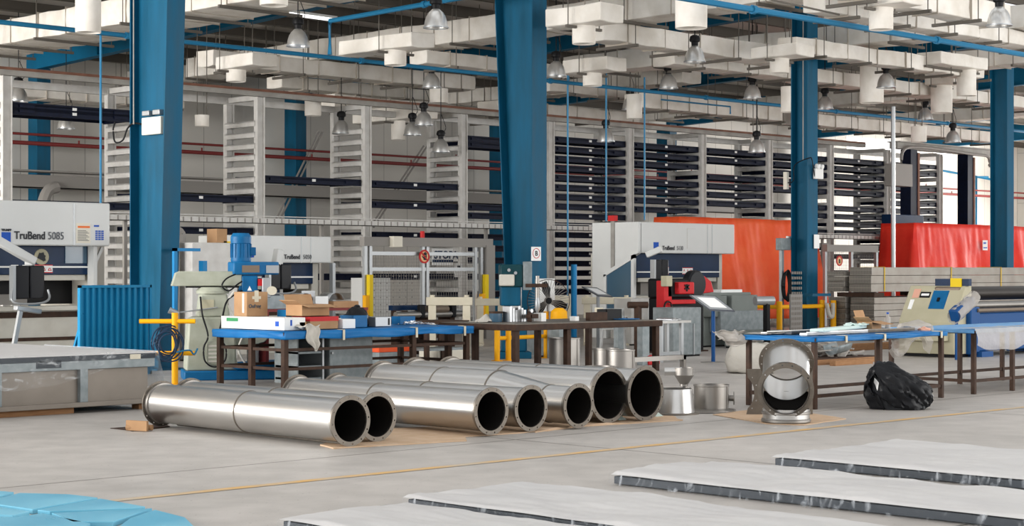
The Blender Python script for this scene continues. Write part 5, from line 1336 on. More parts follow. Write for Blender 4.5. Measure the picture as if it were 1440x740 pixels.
part('work_lamp', MB().cyl((-.66, -.25, 1.18), (-.52, -.25, 1.12), .055, 14, r2=.035).cyl((-.5, -.25, 1.14), (.05, -.24, 1.22), .012, 8), 'alu', t)
part('label_plate', MB().box(-.18, .0, -.21, -.2, 1.2, 1.35), 'beige', t)
# blue stand post & column pipes beside
t = thing('cabinet', 'tall grey switch cabinet behind the milling machine', 'cabinet', (atb(270, 26.2), 26.2, 0))
part('body', MB().box(0, atb(334, 26.2)-atb(270, 26.2), 0, .8, .02, zat(341, atb(270, 26.2), 26.2)), 'rack_paint', t, bev=.015)
part('plinth', MB().box(.02, atb(334, 26.2)-atb(270, 26.2)-.02, .02, .78, 0, .02), 'black', t)
part('perforated_post', MB().box(-.3, -.12, .2, .5, 0, 2.2), 'rack_dark', t)
solo('wiring_duct', MB().tube(smooth_curve([(atb(247, 27.5), 27.8, 2.35), (atb(262, 27.5), 27.8, 2.3), (atb(266, 27.5), 27.8, 2.0), (atb(266, 27.5), 27.8, .02)]), .12, 8), 'rack_dark', 'dark curved cable duct right of the widest column', 'cable duct')
t = thing('cardboard_box', 'small brown box and yellow folder on the tall grey cabinet', 'carton', (atb(305, 26.3), 26.3, zat(341, atb(270, 26.2), 26.2)))
part('box', MB().box(0, .22, 0, .3, 0, .25), 'cardboard', t); part('folder', MB().box(.15, .5, .0, .25, 0, .03), 'yellow2', t)
# ---- corrugated blue screen
cb_ = 23.55; xa_, xb_ = atb(112, cb_), atb(213, cb_); zt_ = zat(401, (xa_+xb_)/2, cb_)
t = thing('corrugated_screen', 'bright blue corrugated metal screen standing left of the widest column', 'screen', (xa_, cb_, 0))
n = 12; L = xb_-xa_; prof = []
for i in range(n):
    x = L*i/n; w_ = L/n; prof += [(x+w_*.08, 0), (x+w_*.42, 0), (x+w_*.55, .045), (x+w_*.95, .045)]
prof = prof[:-1]; poly = prof+[(x, y+.006) for x, y in prof[::-1]]
mm = MB(); mm.v = []; 
for (x, y), (x2, y2) in zip(prof, prof[1:]):
    mm.add([(x, y, .05), (x2, y2, .05), (x2, y2, zt_-.04), (x, y, zt_-.04)], [(0, 1, 2, 3)])
part('corrugated_sheet', mm, 'corr_blue', t, smooth=0, solid=.004)
part('frame', MB().box(0, L, -.01, .06, zt_-.04, zt_).box(0, L, -.01, .06, .0, .05).box(-.0, .03, -.01, .06, 0, zt_).box(L-.03, L, -.01, .06, 0, zt_), 'corr_blue', t)
part('back_leg', MB().beam((.1, .05, zt_*.7), (.1, .5, 0.02), .04, .04).beam((L-.1, .05, zt_*.7), (L-.1, .5, 0.02), .04, .04), 'corr_blue', t)
t = thing('blue_bracket', 'blue steel guard frame at the foot of the widest column', 'guard frame', (colpos(0)-.1, BC-.75, 0))
part('upright', MB().box(0, .06, 0, .06, 0, 1.95).box(.0, .5, 0, .06, 1.9, 1.95), 'bright_blue', t)
part('upright', MB().box(.62, .7, .1, .22, 0, 1.75), 'bright_blue', t)
# ---- yellow pipe guards
def guard(label, pa, pb_list, rails, posts_, r=.045):
    t = thing('safety_barrier', label, 'barrier', (*pa, 0))
    for (x, y, h) in posts_: part('post', MB().cyl((x, y, .015), (x, y, h), r, 16).cyl((x, y, 0), (x, y, .015), r*2, 16), 'yellow', t)
    for (x0, y0, x1, y1, z) in rails: part('rail', MB().cyl((x0, y0, z), (x1, y1, z), r*.72, 14), 'yellow', t)
    return t
gp = G(246, 541); gh = 1.6-(440-380)*depth(541, 0)/F+0
Zg = lambda py, g_=gp: 1.6-(py-HY)*(Ss*g_[0]+Rr*g_[1])/F
guard('yellow pipe barrier with a hank of blue hose, right of the corrugated screen', gp, None,
      [(-.35, .35, .2, -.2, Zg(452)), (-.35, .35, .2, -.2, Zg(497))], [(0, 0, Zg(440))])
t = thing('hose_coil', 'coiled blue air hose hanging on the yellow barrier', 'hose', (gp[0]-.02, gp[1]-.07, Zg(452)))
for k_ in range(7):
    r_ = .27+.035*(k_ % 4); cx = -.12-.05*(k_ % 3); pts = []
    for i in range(29):
        q = 2*PI*i/28; pts.append((cx*.8+r_*.8*math.cos(q)*.75-.03*k_*.3, -.02*k_+(.2 if False else 0)-cx*.3, -.27+.33*math.sin(q)-.03*k_+.02*math.sin(3*q+k_)))
    part('coil', MB().tube([(x_, y_, z_*.62-.08) for x_, y_, z_ in pts], .011, 6), 'foliage_wire', t)
part('drooping_end', MB().tube(smooth_curve([(-.1, -.15, -.42), (.1, -.16, -.4), (.18, -.16, -.46), (.24, -.16, -.38)]), .012, 6), 'blue_pipe', t)
# around the central column
g2 = G(699, 508); Yg = Ss*g2[0]+Rr*g2[1]; Z2 = lambda py: 1.6-(py-HY)*Yg/F
guard('yellow pipe barrier round the foot of the central column', g2, None, [(0, 0, 1.4, 0.15, Z2(476)), (0, 0, .25, .25, Z2(476))],
      [(0, 0, Z2(440)), (.28, .0, Z2(440)), (1.4, .15, Z2(440))], .05)
# around column 3
g3 = G(1096, 482); Yg3 = Ss*g3[0]+Rr*g3[1]; Z3 = lambda py: 1.6-(py-HY)*Yg3/F
x3 = atb(1172, g3[1])-g3[0]; x3b = atb(1156, g3[1]+.4)-g3[0]
guard('yellow pipe barrier round the foot of the straight blue column', g3, None, [(0, 0, x3, 0, Z3(432)), (x3b, .4, x3, 0, Z3(432)), (0, 0, 0, .9, Z3(432))],
      [(0, 0, Z3(424)), (x3, 0, Z3(424)), (x3b, .4, Z3(424)), (0, .9, Z3(424)), (x3*.72, .7, Z3(424))], .065)
solo('wire_bundle', MB().tube(smooth_curve([(g3[0]+x3*.8, g3[1]-.1, Z3(428)), (g3[0]+x3*.83, g3[1]-.13, Z3(445)), (g3[0]+x3*.9, g3[1]-.12, Z3(446)), (g3[0]+x3*.92, g3[1]-.1, Z3(428))]), .05, 8), 'cloth', 'pale cable bundle hanging on the barrier of the straight column', 'cable')
# striped vertical strip curtain / cable rack in front of column 3
pa_ = atb(1112, 23.2)
t = thing('grating_panel', 'grey slotted panel standing in front of the straight blue column', 'panel', (pa_, 23.2, 0))
zp_ = zat(414, pa_, 23.2); part('panel', MB().box(0, .42, 0, .04, .02, zp_), 'rack_dark', t)
m = MB()
for i in range(6):
    for j in range(14): m.box(.03+i*.065, .07+i*.065, -.004, 0, .08+j*.11, .14+j*.11)
part('slot', m, 'channel_end', t, smooth=0, kind='stuff'); part('foot', MB().box(-.05, .47, -.2, .2, 0, .02), 'rack_dark', t)
solo('column_bracket', MB().box(atb(1127, 23.9), atb(1153, 23.9), 23.6, 23.9, zat(413, atb(1127, 23.9), 23.9)-.06, zat(413, atb(1127, 23.9), 23.9)), 'blue_paint', 'small blue shelf bracket on the straight blue column', 'bracket')
# grey electrical pedestal with cable coil
pa_ = atb(1099, 25.0)
t = thing('electric_pedestal', 'slim grey electric pedestal with a coiled black cable in front of the orange cover', 'electric pedestal', (pa_, 25, 0))
Zp = lambda py: zat(py, pa_, 25)
part('pole', MB().box(-.04, .04, -.04, .04, 0, Zp(352)), 'alu', t)
part('switch_box', MB().box(-.16, .2, -.12, .05, Zp(352), Zp(335)), 'galv', t, bev=.01)
part('cover_plate', MB().box(.24, .42, .0, .05, Zp(346), Zp(332)), 'paper', t)
for k_ in range(4): part('cable_coil', MB().tube([(.0+.13*math.cos(q)*1.0+.04*k_*.3, -.1-.02*k_, Zp(402)+(.3+.02*k_)*math.sin(q)) for q in [2*PI*i/24 for i in range(25)]], .016, 6), 'black', t)
part('foot', MB().box(-.15, .15, -.15, .15, 0, .02), 'alu', t)
# ================================================================ DRILL PRESS, FAN and things on the dark table
da = atb(722, 24.0); DB = 23.2
t = thing('drilling_machine', 'dark green and teal drilling machine standing in front of the central column', 'drilling machine', (atb(722, DB), DB, 0), -.7)
Zd = lambda py: zat(py, atb(722, DB), DB)
part('base', MB().box(-.3, .3, -.35, .3, 0, .12), 'blue_paint', t, bev=.01)
part('pedestal', MB().box(-.22, .22, -.18, .22, .12, Zd(447)), 'blue_paint', t, bev=.02)
part('table', MB().box(-.3, .35, -.3, .25, Zd(447), Zd(443)), 'steel_dull', t)
part('spindle_column', MB().cyl((.1, .08, Zd(443)), (.1, .08, Zd(398)), .06, 16), 'alu', t)
part('body', MB().box(-.24, .12, -.16, .2, Zd(430), Zd(396)), 'blue_paint', t, bev=.02)
part('head', MB().box(-.26, .16, -.2, .2, Zd(404), Zd(372)), 'dark_teal', t, bev=.03)
part('belt_cover', MB().box(-.28, .0, -.24, -.2, Zd(402), Zd(386)), 'machine_cream', t, bev=.02)
part('tool_rack', MB().box(.16, .32, -.22, -.1, Zd(408), Zd(368)), 'galv', t, bev=.01)
part('chuck', MB().lathe([(.0, 0), (.02, 0), (.05, .08), (.05, .2), (.03, .3), (0, .3)], (.42, -.2, Zd(440)), n=16), 'alu', t)
part('spindle', MB().cyl((.42, -.2, Zd(432)), (.42, -.2, Zd(388)), .035, 12), 'steel_dull', t)
part('arm', MB().box(.2, .6, -.25, -.12, Zd(404), Zd(399)), 'dark_steel', t)
part('control_knob', MB().cyl((-.1, -.2, Zd(380)), (-.1, -.23, Zd(380)), .03, 12).cyl((.02, -.2, Zd(384)), (.02, -.23, Zd(384)), .03, 12), 'alu', t)
t = thing('pedestal_fan', 'black three-bladed pedestal fan in front of the central column', 'fan', (atb(771, 22.8), 22.8, 0), -.75)
fz = zat(423, atb(771, 22.8), 22.8); fr_ = .38
part('pole', MB().cyl((0, 0.1, 0.03), (0, 0.1, fz), .025, 12), 'alu', t)
part('foot', MB().lathe([(0, 0), (.22, 0), (.22, .03), (0, .05)], (0, .1, 0), n=24), 'dark_steel', t)
part('hub', MB().cyl((0, -.12, fz), (0, .12, fz), .07, 18), 'black', t)
for k_ in range(3):
    q = 2*PI*k_/3+PI/2+.15; bl = MB()
    R_ = Matrix.Rotation(-q+PI/2, 3, 'Y')
    pr = [(-.03, .05), (-.09, .2), (-.07, .34), (.02, .36), (.07, .22), (.04, .05)]
    vs = [R_@Vector((x, -.06+x*.35+d_, z)) for d_ in (0, .006) for x, z in pr]
    bl.add([v+Vector((0, 0, fz)) for v in vs], [tuple(range(5, -1, -1)), tuple(range(6, 12))]+[(i, (i+1) % 6, 6+(i+1) % 6, 6+i) for i in range(6)])
    part('blade', bl, 'black', t)
gm = MB()
for k_ in range(40):
    q = 2*PI*k_/40; gm.tube([(fr_*.15*math.cos(q), -.16, fz+fr_*.15*math.sin(q)), (fr_*.6*math.cos(q), -.17, fz+fr_*.6*math.sin(q)), (fr_*math.cos(q), -.05, fz+fr_*math.sin(q)), (fr_*.6*math.cos(q), .1, fz+fr_*.6*math.sin(q))], .003, 4)
part('guard_grille', gm, 'rack_dark', t)
part('guard_ring', MB().lathe([(fr_, -.01), (fr_+.012, -.01), (fr_+.012, .01), (fr_, .01)], (0, -.05, fz), 'Y', 40, closed=True), 'dark_steel', t)
solo('yellow_fan_base', MB().lathe([(0, 0), (.12, 0), (.16, .12), (.15, .3), (.08, .36), (0, .37)], n=20), 'yellow', 'rounded yellow motor housing beside the fan', 'motor', org=(0, 0, 0)).location = (atb(786, 22.5), 22.5, .55)
solo('motor_stand', MB().box(-.15, .15, -.15, .15, 0, .55), 'galv', 'grey stand under the yellow motor housing', 'stand', org=(0, 0, 0)).location = (atb(786, 22.5), 22.5, 0)
solo('white_board', MB().box(0, .5, 0, .03, 0, .62), 'white_paint', 'white panel standing behind the fan against the central column', 'panel', org=(0, 0, 0)).location = (atb(757, 23.6), 23.65, .82)
solo('pedestal_block', MB().box(0, .5, -.0, .3, 0, .82), 'galv', 'grey block under the white panel behind the fan', 'block', org=(0, 0, 0)).location = (atb(757, 23.6), 23.6, 0)
pa_ = atb(807, 24.5); solo('blue_post', MB().cyl((pa_, 24.5, 0), (pa_, 24.5, zat(372, pa_, 24.5)), .06, 14), 'bright_blue', 'bright blue floor post right of the fan', 'post')
# on the dark table
def onB(px, b): return atb(px, b)
def tile_stack(px, b, w_, d_, h, n, m_, label, cat='steel blocks'):
    t = thing('plate_stack', label, cat, (atb(px, b), b, zB))
    for i in range(n): part('plate', MB().box(i*w_/n, (i+.85)*w_/n, 0, d_, 0, h*(1-.12*(i % 3))), m_, t, bev=.003)
    return t
tile_stack(717, 19.4, .36, .16, .24, 6, 'sheet_steel', 'upright row of small grey steel plates on the dark table')
tile_stack(761, 19.3, .13, .16, .13, 1, 'white_plastic', 'small white box on the dark table', 'box')
tile_stack(809, 19.1, .1, .12, .07, 1, 'white_plastic', 'tiny white box at the foot of the blue post on the dark table', 'box')
tile_stack(709, 19.6, .07, .07, .1, 1, 'alu', 'small grey metal block beside the jar on the dark table', 'block')
t = thing('glass_jar', 'dark wide jar at the left end of the dark table', 'jar', (atb(697, 19.6), 19.6, zB))
part('jar_body', MB().lathe([(0, 0), (.095, 0), (.1, .02), (.1, .13), (0, .13)], n=24), 'glass_blue', t); part('lid', MB().lathe([(0, .13), (.104, .13), (.104, .16), (0, .165)], n=24), 'dark_steel', t)
t = thing('rag', 'pinkish crumpled rag on the left end of the dark table', 'rag', (atb(680, 19.7), 19.7, zB))
m = MB(); m.grid(lambda u, v: (-.2+.4*u, -.12+.24*v, max(.004, .11*math.exp(-((u-.65)**2+(v-.5)**2)*9)+.03*noise.noise(Vector((u*7, v*7, 2))))), 20, 14); part('cloth', m, 'cloth', t, solid=.005)
t = thing('steel_angle', 'brown steel block on the dark table near its right end', 'steel block', (atb(830, 19.0), 19.0, zB))
part('block', MB().box(0, .4, 0, .1, 0, .13), 'dark_steel', t, bev=.004)
t = thing('steel_angle', 'dark open steel box beside the brown steel block', 'steel box', (atb(853, 19.1), 19.1, zB))
part('walls', MB().box(0, .36, 0, .01, 0, .17).box(0, .36, .2, .21, 0, .17).box(0, .01, 0, .2, 0, .17).box(.35, .36, 0, .2, 0, .17), 'black', t)
solo('cream_block', MB().box(0, .1, 0, .1, 0, .19), 'cream', 'small cream block standing on the dark table', 'block', org=(0, 0, 0)).location = (atb(846, 19.3), 19.35, zB)
t = thing('bench_tools', 'rusty small vise with a round end on the dark table', 'vise', (atb(748, 19.2), 19.25, zB))
part('jaw', MB().box(0, .2, 0, .08, .05, .12).box(.02, .06, 0, .08, 0, .2), 'dark_steel', t, bev=.01); part('round_end', MB().cyl((.03, -.02, .17), (.03, .02, .17), .03, 12), 'sheet_steel', t)
solo('blue_cloth', MB().grid(lambda u, v: (.0+.4*u, .35*v, .012+.012*noise.noise(Vector((u*8, v*8, 3)))), 10, 8), 'table_blue', 'folded blue cloth at the right end of the dark table', 'cloth', solid=.01, org=(0, 0, 0)).location = (TB['a1']-.55, TB['b0']+.3, zB)
# ================================================================ CREAM STEEL TRESTLES
def trestle(x0p, x1p, b, pyt, label):
    P0 = atb(x0p, b); z = zat(pyt, P0, b); Y = Ss*P0+Rr*b; L = (x1p-x0p)*Y/F
    t = thing('steel_trestle', label, 'trestle', (P0, b, 0), -PI/4-.02, 'cream steel trestles')
    part('top_beam', MB().box(-.06, L+.06, -.06, .06, z-.15, z), 'cream', t, bev=.01)
    for x in (0.05, L-.05):
        part('leg', MB().box(x-.07, x+.07, -.05, .05, .05, z-.15), 'cream', t, bev=.008)
        part('foot_rail', MB().box(x-.07, x+.07, -.35, .35, 0, .05), 'cream', t)
        part('top_pin', MB().cyl((x, 0, z), (x, 0, z+.04), .045, 12), 'cream', t)
    return t
trestle(604, 660, 24.5, 418, 'cream steel trestle left of the central column, in front of the gate')
trestle(672, 708, 27.6, 420, 'cream steel trestle close left of the central column')
trestle(745, 806, 26.6, 416, 'cream steel trestle just right of the central column')
trestle(822, 884, 26.2, 418, 'cream steel trestle in front of the right press brake door')
# slab roller conveyor behind left bench
ra_ = atb(541, 25.5)
t = thing('roller_bench', 'long roller bench with navy beam and a thick brown roll behind the left bench', 'roller bench', (ra_, 25.5, 0))
Zr_ = lambda py: zat(py, ra_, 25.5)
Lr = atb(640, 25.5)-ra_
part('navy_beam', MB().box(.2, Lr, 0, .12, Zr_(437), Zr_(430)), 'machine_navy', t)
part('steel_beam', MB().box(.2, Lr, -.2, -.1, Zr_(440)-.02, Zr_(440)+.03), 'alu', t)
part('brown_roll', MB().cyl((.8, -.3, Zr_(436)), (1.3, -.3, Zr_(436)), .08, 20), 'roll_brown', t)
part('roller', MB().cyl((0, -.3, Zr_(443)), (Lr, -.3, Zr_(443)), .06, 16), 'steel_dull', t)
for x in (.65, 1.45): part('bearing_block', MB().box(x-.06, x+.06, -.36, -.24, Zr_(448), Zr_(429)), 'black', t, bev=.02)
for x in (.3, Lr-.3, Lr*.5): part('leg', MB().box(x-.06, x+.06, -.25, .1, 0, Zr_(437)), 'dark_steel', t)
part('stretcher', MB().box(.3, Lr-.3, -.1, -.04, .3, .36), 'dark_steel', t)
solo('blue_box', MB().box(0, .3, 0, .2, 0, .12), 'mill_blue', 'small blue box on the roller bench', 'box', org=(0, 0, 0)).location = (ra_+1.2, 25.0, Zr_(447)) if False else (atb(566, 20.3), 20.35, zA)
m = MB()
rnd = random.Random(3)
for i in range(60):
    x = rnd.gauss(.3, .13); y = rnd.gauss(.2, .08); m.cbox((x, y, .02+.05*math.exp(-((x-.3)/.15)**2)*rnd.random()), (.05, .012, .01), Matrix.Rotation(rnd.random()*3, 3, 'Z')@Matrix.Rotation(rnd.uniform(-.4, .4), 3, 'Y'))
solo('metal_offcuts', m, 'sheet_steel', 'pile of small metal offcuts near the right end of the left bench', 'offcuts', kind='stuff', org=(0, 0, 0)).location = (atb(572, 19.8), 19.8, zA)
# red crate & frames seen under the left bench
t = thing('red_crate', 'red and orange long crate on a grey box behind the left bench legs', 'crate', (atb(533, 22.5), 22.5, 0))
Lc_ = atb(582, 22.5)-atb(533, 22.5)
part('grey_box', MB().box(0, Lc_, 0, .6, 0, zat(496, atb(533, 22.5), 22.5)), 'galv', t, bev=.01); part('red_top', MB().box(0, Lc_, 0, .6, zat(496, atb(533, 22.5), 22.5), zat(488, atb(533, 22.5), 22.5)), 'tarp_orange', t, bev=.01)
t = thing('steel_stool', 'dark steel frame stand behind the right legs of the left bench', 'stand', (atb(600, 22.2), 22.2, 0))
for x, y in ((0, 0), (.9, 0), (0, .6), (.9, .6)): part('leg', MB().box(x-.035, x+.035, y-.035, y+.035, 0, .72), 'dark_steel', t)
part('frame', MB().box(-.04, .94, -.04, .64, .7, .75), 'dark_steel', t); part('lower_shelf', MB().box(0, .9, 0, .6, .25, .29), 'galv', t)
t = thing('concrete_block', 'pale concrete block on the floor behind the yellow barrier', 'block', (atb(640, 22.8), 22.8, 0))
part('block', MB().box(-.4, .3, 0, .5, 0, .22), 'cream_pale', t, bev=.02)
# ================================================================ CHAIR, STANDS, RED MACHINE, CABINETS
ch = thing('plastic_chair', 'white plastic garden chair behind the dark table', 'chair', (atb(862, 24.0), 24.0, 0), 2.3)
part('seat', MB().box(-.22, .22, -.22, .22, .41, .44), 'white_plastic', ch, bev=.02)
part('backrest', MB().grid(lambda u, v: (-.22+.44*u, .22+.1*v+.05*math.sin(u*PI), .46+.38*v), 8, 6), 'white_plastic', ch, solid=.02)
for s_ in (-1, 1):
    part('armrest', MB().tube(smooth_curve([(s_*.24, .26, .68), (s_*.27, .1, .66), (s_*.27, -.18, .64), (s_*.26, -.24, .58), (s_*.25, -.26, .4)], 5), .022, 8), 'white_plastic', ch)
    for y in (-.22, .24): part('leg', MB().beam((s_*.2, y*.9, .42), (s_*.25, y*1.1, 0), .045, .035), 'white_plastic', ch)
def lectern(label, px, b, pyt, pyb, wpx, polem):
    a_ = atb(px, b); zt = zat(pyt, a_, b); zb_ = zat(pyb, a_, b); Y = Ss*a_+Rr*b; w_ = wpx*Y/F*.8
    t = thing('sign_stand', label, 'sign stand', (a_, b, 0), -PI/4)
    part('base_disc', MB().lathe([(0, 0), (.22, 0), (.22, .012), (0, .016)], n=28), 'rack_dark', t)
    part('pole', MB().cyl((0, 0, .01), (0, 0, zb_+.02), .035, 16), polem, t)
    zc_ = (zt+zb_)/2; h = (zt-zb_)
    Mr = Matrix.Rotation(.75, 3, 'X')@Matrix.Rotation(0, 3, 'Y'); 
    q = lambda d: [Vector((-w_/2-.12, .16, zt+d)), Vector((w_/2-.22, .16, zt-.02+d)), Vector((w_/2+.08, -.14, zb_+d)), Vector((-w_/2+.2, -.14, zb_+.02+d))]
    def quad(s_, d0, d1):
        c = sum(q(0), Vector())/4; return MB().add([c+(p-c)*s_ for p in q(d0)]+[c+(p-c)*s_ for p in q(d1)], [(0, 3, 2, 1), (4, 5, 6, 7), (0, 1, 5, 4), (1, 2, 6, 5), (2, 3, 7, 6), (3, 0, 4, 7)])
    part('board_frame', quad(1, -.02, 0), 'text_grey', t); part('board_face', quad(.9, -.01, .004), 'alu', t); part('notice_paper', quad(.66, 0, .009), 'paper', t)
    part('printed_line', quad(.14, .001, .012), 'text_grey', t)
lectern('slanted notice stand on a blue pole right of centre', 1003, 19.6, 415, 437, 56, 'logo_blue' if False else 'rolls_blue')
lectern('farther slanted notice stand in front of the right press brake', 841, 24.5, 403, 417, 36, 'alu')
# red machine on black stand
rb_ = 22.4; ra_ = atb(934, rb_); Zm = lambda py: zat(py, ra_, rb_); Xm = lambda p: atb(p, rb_)-ra_
t = thing('band_saw', 'red and black sawing machine on a dark stand right of centre', 'machine', (ra_, rb_, 0))
part('front_column', MB().prism([(0, Zm(520)), (.12, Zm(520)), (.3, Zm(470)), (.2, Zm(395)), (0, Zm(395))], 0, .2, 'XZ'), 'red', t, bev=.01)
part('motor_block', MB().box(Xm(949), Xm(971), -.1, .25, Zm(414), Zm(397)), 'red', t, bev=.02)
part('black_body', MB().box(Xm(938), Xm(985), .0, .5, Zm(420), Zm(392)), 'black', t, bev=.04)
part('belt_guard', MB().lathe([(0, -.08), (.24, -.08), (.27, -.04), (.27, .1), (0, .12)], (Xm(980), .05, Zm(400)), 'Y', 24), 'black_plastic', t)
part('red_arc_cover', MB().prism([(Xm(985), Zm(415)), (Xm(1010), Zm(412)), (Xm(1006), Zm(396)), (Xm(996), Zm(388)), (Xm(988), Zm(390))], .1, .4, 'XZ'), 'red', t, bev=.02)
part('cross_bar', MB().box(Xm(938), Xm(975), -.06, .05, Zm(428), Zm(422)), 'red', t, bev=.01)
part('spider_mark', MB().cbox((Xm(960), -.11, Zm(405)), (.04, .01, .14)).cbox((Xm(960), -.11, Zm(404)), (.16, .01, .03), Matrix.Rotation(.5, 3, 'Y')).cbox((Xm(960), -.11, Zm(404)), (.16, .01, .03), Matrix.Rotation(-.5, 3, 'Y')), 'black', t)
part('cream_box', MB().box(Xm(932), Xm(940), -.1, .05, Zm(403), Zm(388)), 'beige', t, bev=.01)
part('stand', MB().box(Xm(940), Xm(992), .05, .5, .02, Zm(420)), 'black', t, bev=.01)
part('foot', MB().box(Xm(932), Xm(996), 0, .55, 0, .03), 'dark_steel', t)
part('handle_wheel', MB().lathe([(.09, -.01), (.12, -.01), (.12, .01), (.09, .01)], (.05, -.05, Zm(432)), 'Y', 20, closed=True), 'black', t)
def cab(label, x0, x1, b, pyt, m_, D=.5, doors=1, base_=.03):
    a0_ = atb(x0, b); L = atb(x1, b)-a0_; z = zat(pyt, a0_, b)
    t = thing('steel_cabinet', label, 'cabinet', (a0_, b, 0))
    part('body', MB().box(0, L, 0, D, base_, z), m_, t, bev=.012); part('plinth', MB().box(.02, L-.02, .02, D-.02, 0, base_), 'black', t)
    return t, L, z
t, L, z = cab('tall narrow galvanised cabinet in front of the red sawing machine', 947, 986, 21.3, 433, 'galv', .5)
part('edge_strip', MB().box(L*.7, L*.74, -.02, 0, .03, z-.3), 'alu', t)
t, L, z = cab('large grey switch cabinet behind the blue-poled notice stand', 990, 1056, 23.6, 412, 'grey_cab', .55)
part('front_box', MB().box(L*.35, L*.9, -.3, 0, z-.62, z-.05), 'grey_cab', t, bev=.015)
part('front_box', MB().box(-.05, L*.28, -.25, 0, z-.5, z-.06), 'grey_cab', t, bev=.015)
part('lower_box', MB().box(L*.1, L*1.02, -.32, 0, .3, .75), 'galv', t, bev=.015)
part('paper_pile', MB().box(L*.4, L*.85, .05, .35, z, z+.06), 'paper', t)
t, L, z = cab('long low grey cabinet partly hidden behind the left end of the right bench', 1046, 1100, 22.6, 466, 'grey_cab', .5)
# white sack, small table, post with black top
sp_ = G(1060, 526)
t = thing('bulk_sack', 'white woven sack with blue and white scraps behind the right bench', 'sack', (sp_[0]+.2, sp_[1]+.2, 0), -.85)
bm = bmesh.new(); bmesh.ops.create_icosphere(bm, subdivisions=4, radius=1); sk = MB(); vs = []
for v in bm.verts:
    p = v.co.normalized(); k2 = max(abs(p.x), abs(p.y), abs(p.z))**.75; q = p/k2; w_ = 1-.2*max(0, q.z)+.07*noise.noise(p*2.2)
    vs.append((q.x*w_*.4, q.y*w_*.3, max(.003, q.z*.24*(1+.12*noise.noise(p*3))+.23)))
sk.add(vs, [tuple(x.index for x in f.verts) for f in bm.faces]); bm.free()
part('bag_body', sk, 'cloth', t, smooth=50)
m = MB(); rnd = random.Random(8)
for i in range(14): m.cbox((rnd.uniform(-.25, .3), rnd.uniform(-.15, .15), .47+rnd.uniform(-.02, .08)), (.2, .12, .012), Matrix.Rotation(rnd.random()*3, 3, 'Z')@Matrix.Rotation(rnd.uniform(-.5, .5), 3, 'Y'))
part('scraps', m, 'film_thick', t)
t = thing('steel_roller_stand', 'black floor post with a grey cylinder head behind the right bench', 'stand', (atb(1078, 22), 22, 0))
Zs = lambda py: zat(py, atb(1078, 22), 22)
part('pole', MB().box(-.05, .05, -.05, .05, .02, Zs(424)), 'black', t); part('head', MB().cyl((-.25, .1, Zs(423)), (.15, -.05, Zs(423)), .09, 18), 'alu', t); part('foot', MB().box(-.2, .2, -.2, .2, 0, .02), 'black', t)
t = thing('small_table', 'grey narrow side table with papers at the right end of the dark table', 'table', (atb(928, 20.2), 20.2, 0))
Lq = atb(972, 20.2)-atb(928, 20.2); zq = zat(452, atb(928, 20.2), 20.2)
part('tabletop', MB().box(0, Lq, 0, .45, zq-.04, zq), 'rack_paint', t)
for x in (.1, Lq-.2): part('leg', MB().box(x-.03, x+.03, .03, .09, 0, zq-.04), 'alu', t); part('leg', MB().box(x-.03, x+.03, .36, .42, 0, zq-.04), 'alu', t)
part('stretcher', MB().box(.1, Lq-.2, .04, .08, .12, .18), 'alu', t)
for i, (dx, dz) in enumerate(((.1, 0), (.25, .015), (.18, .03))):
    solo('sheet_sample', MB().cbox((0, 0, .006), (.42, .3, .01), Matrix.Rotation(.3*i, 3, 'Z')), 'sheet_steel', 'grey metal sheet on the narrow side table, %s' % ['lowest', 'middle one', 'top one'][i], 'metal sheet', org=(0, 0, 0)).location = (atb(928, 20.2)+.25+dx, 20.42, zq+dz)
t = thing('t_stand', 'dark steel T shaped stand behind the right end of the dark table', 'stand', (atb(897, 21.6), 21.6, 0))
Zt = lambda py: zat(py, atb(897, 21.6), 21.6)
part('post', MB().box(-.05, .05, -.05, .05, .02, Zt(431)), 'dark_steel', t); part('cross_head', MB().cyl((-.16, .1, Zt(429)), (.16, -.1, Zt(429)), .06, 16), 'dark_steel', t, bev=0); part('foot', MB().box(-.2, .2, -.2, .2, 0, .02), 'dark_steel', t)
t, L, z = cab('pale grey cabinet with a hanging white card behind the dark table', 888, 926, 25.2, 420, 'rack_paint', .5)
part('card', MB().box(L*.6, L*.85, -.012, 0, z-.5, z-.08), 'paper', t)
for x in (848, 862, 868, 905):
    pass
t = thing('bench_post', 'pale blue grey steel post standing behind the drums', 'post', (atb(904, 19.9), 19.9, 0)); part('post', MB().box(-.08, .1, -.06, .06, 0, zat(458, atb(904, 19.9), 19.9)), 'galv', t, bev=.005)
t = thing('bench_post', 'grey steel post in the middle behind the dark table', 'post', (atb(870, 21.0), 21.0, 0)); part('post', MB().box(-.08, .08, -.05, .05, 0, .8), 'galv', t, bev=.005)
t = thing('red_extinguisher', 'small red box on the floor under the dark table end', 'box', (*G(914, 513), 0)); part('body', MB().box(-.15, .15, -.1, .1, 0, .16), 'red', t, bev=.02)
solo('floor_rail', MB().box(atb(890, 17.8), atb(965, 17.8), 17.8, 17.88, .22, .29).box(atb(890, 17.8), atb(890, 17.8)+.05, 17.8, 17.88, 0, .22).box(atb(965, 17.8)-.06, atb(965, 17.8), 17.8, 17.88, 0, .29), 'steel_dull', 'low horizontal steel rail behind the small hopper', 'rail')
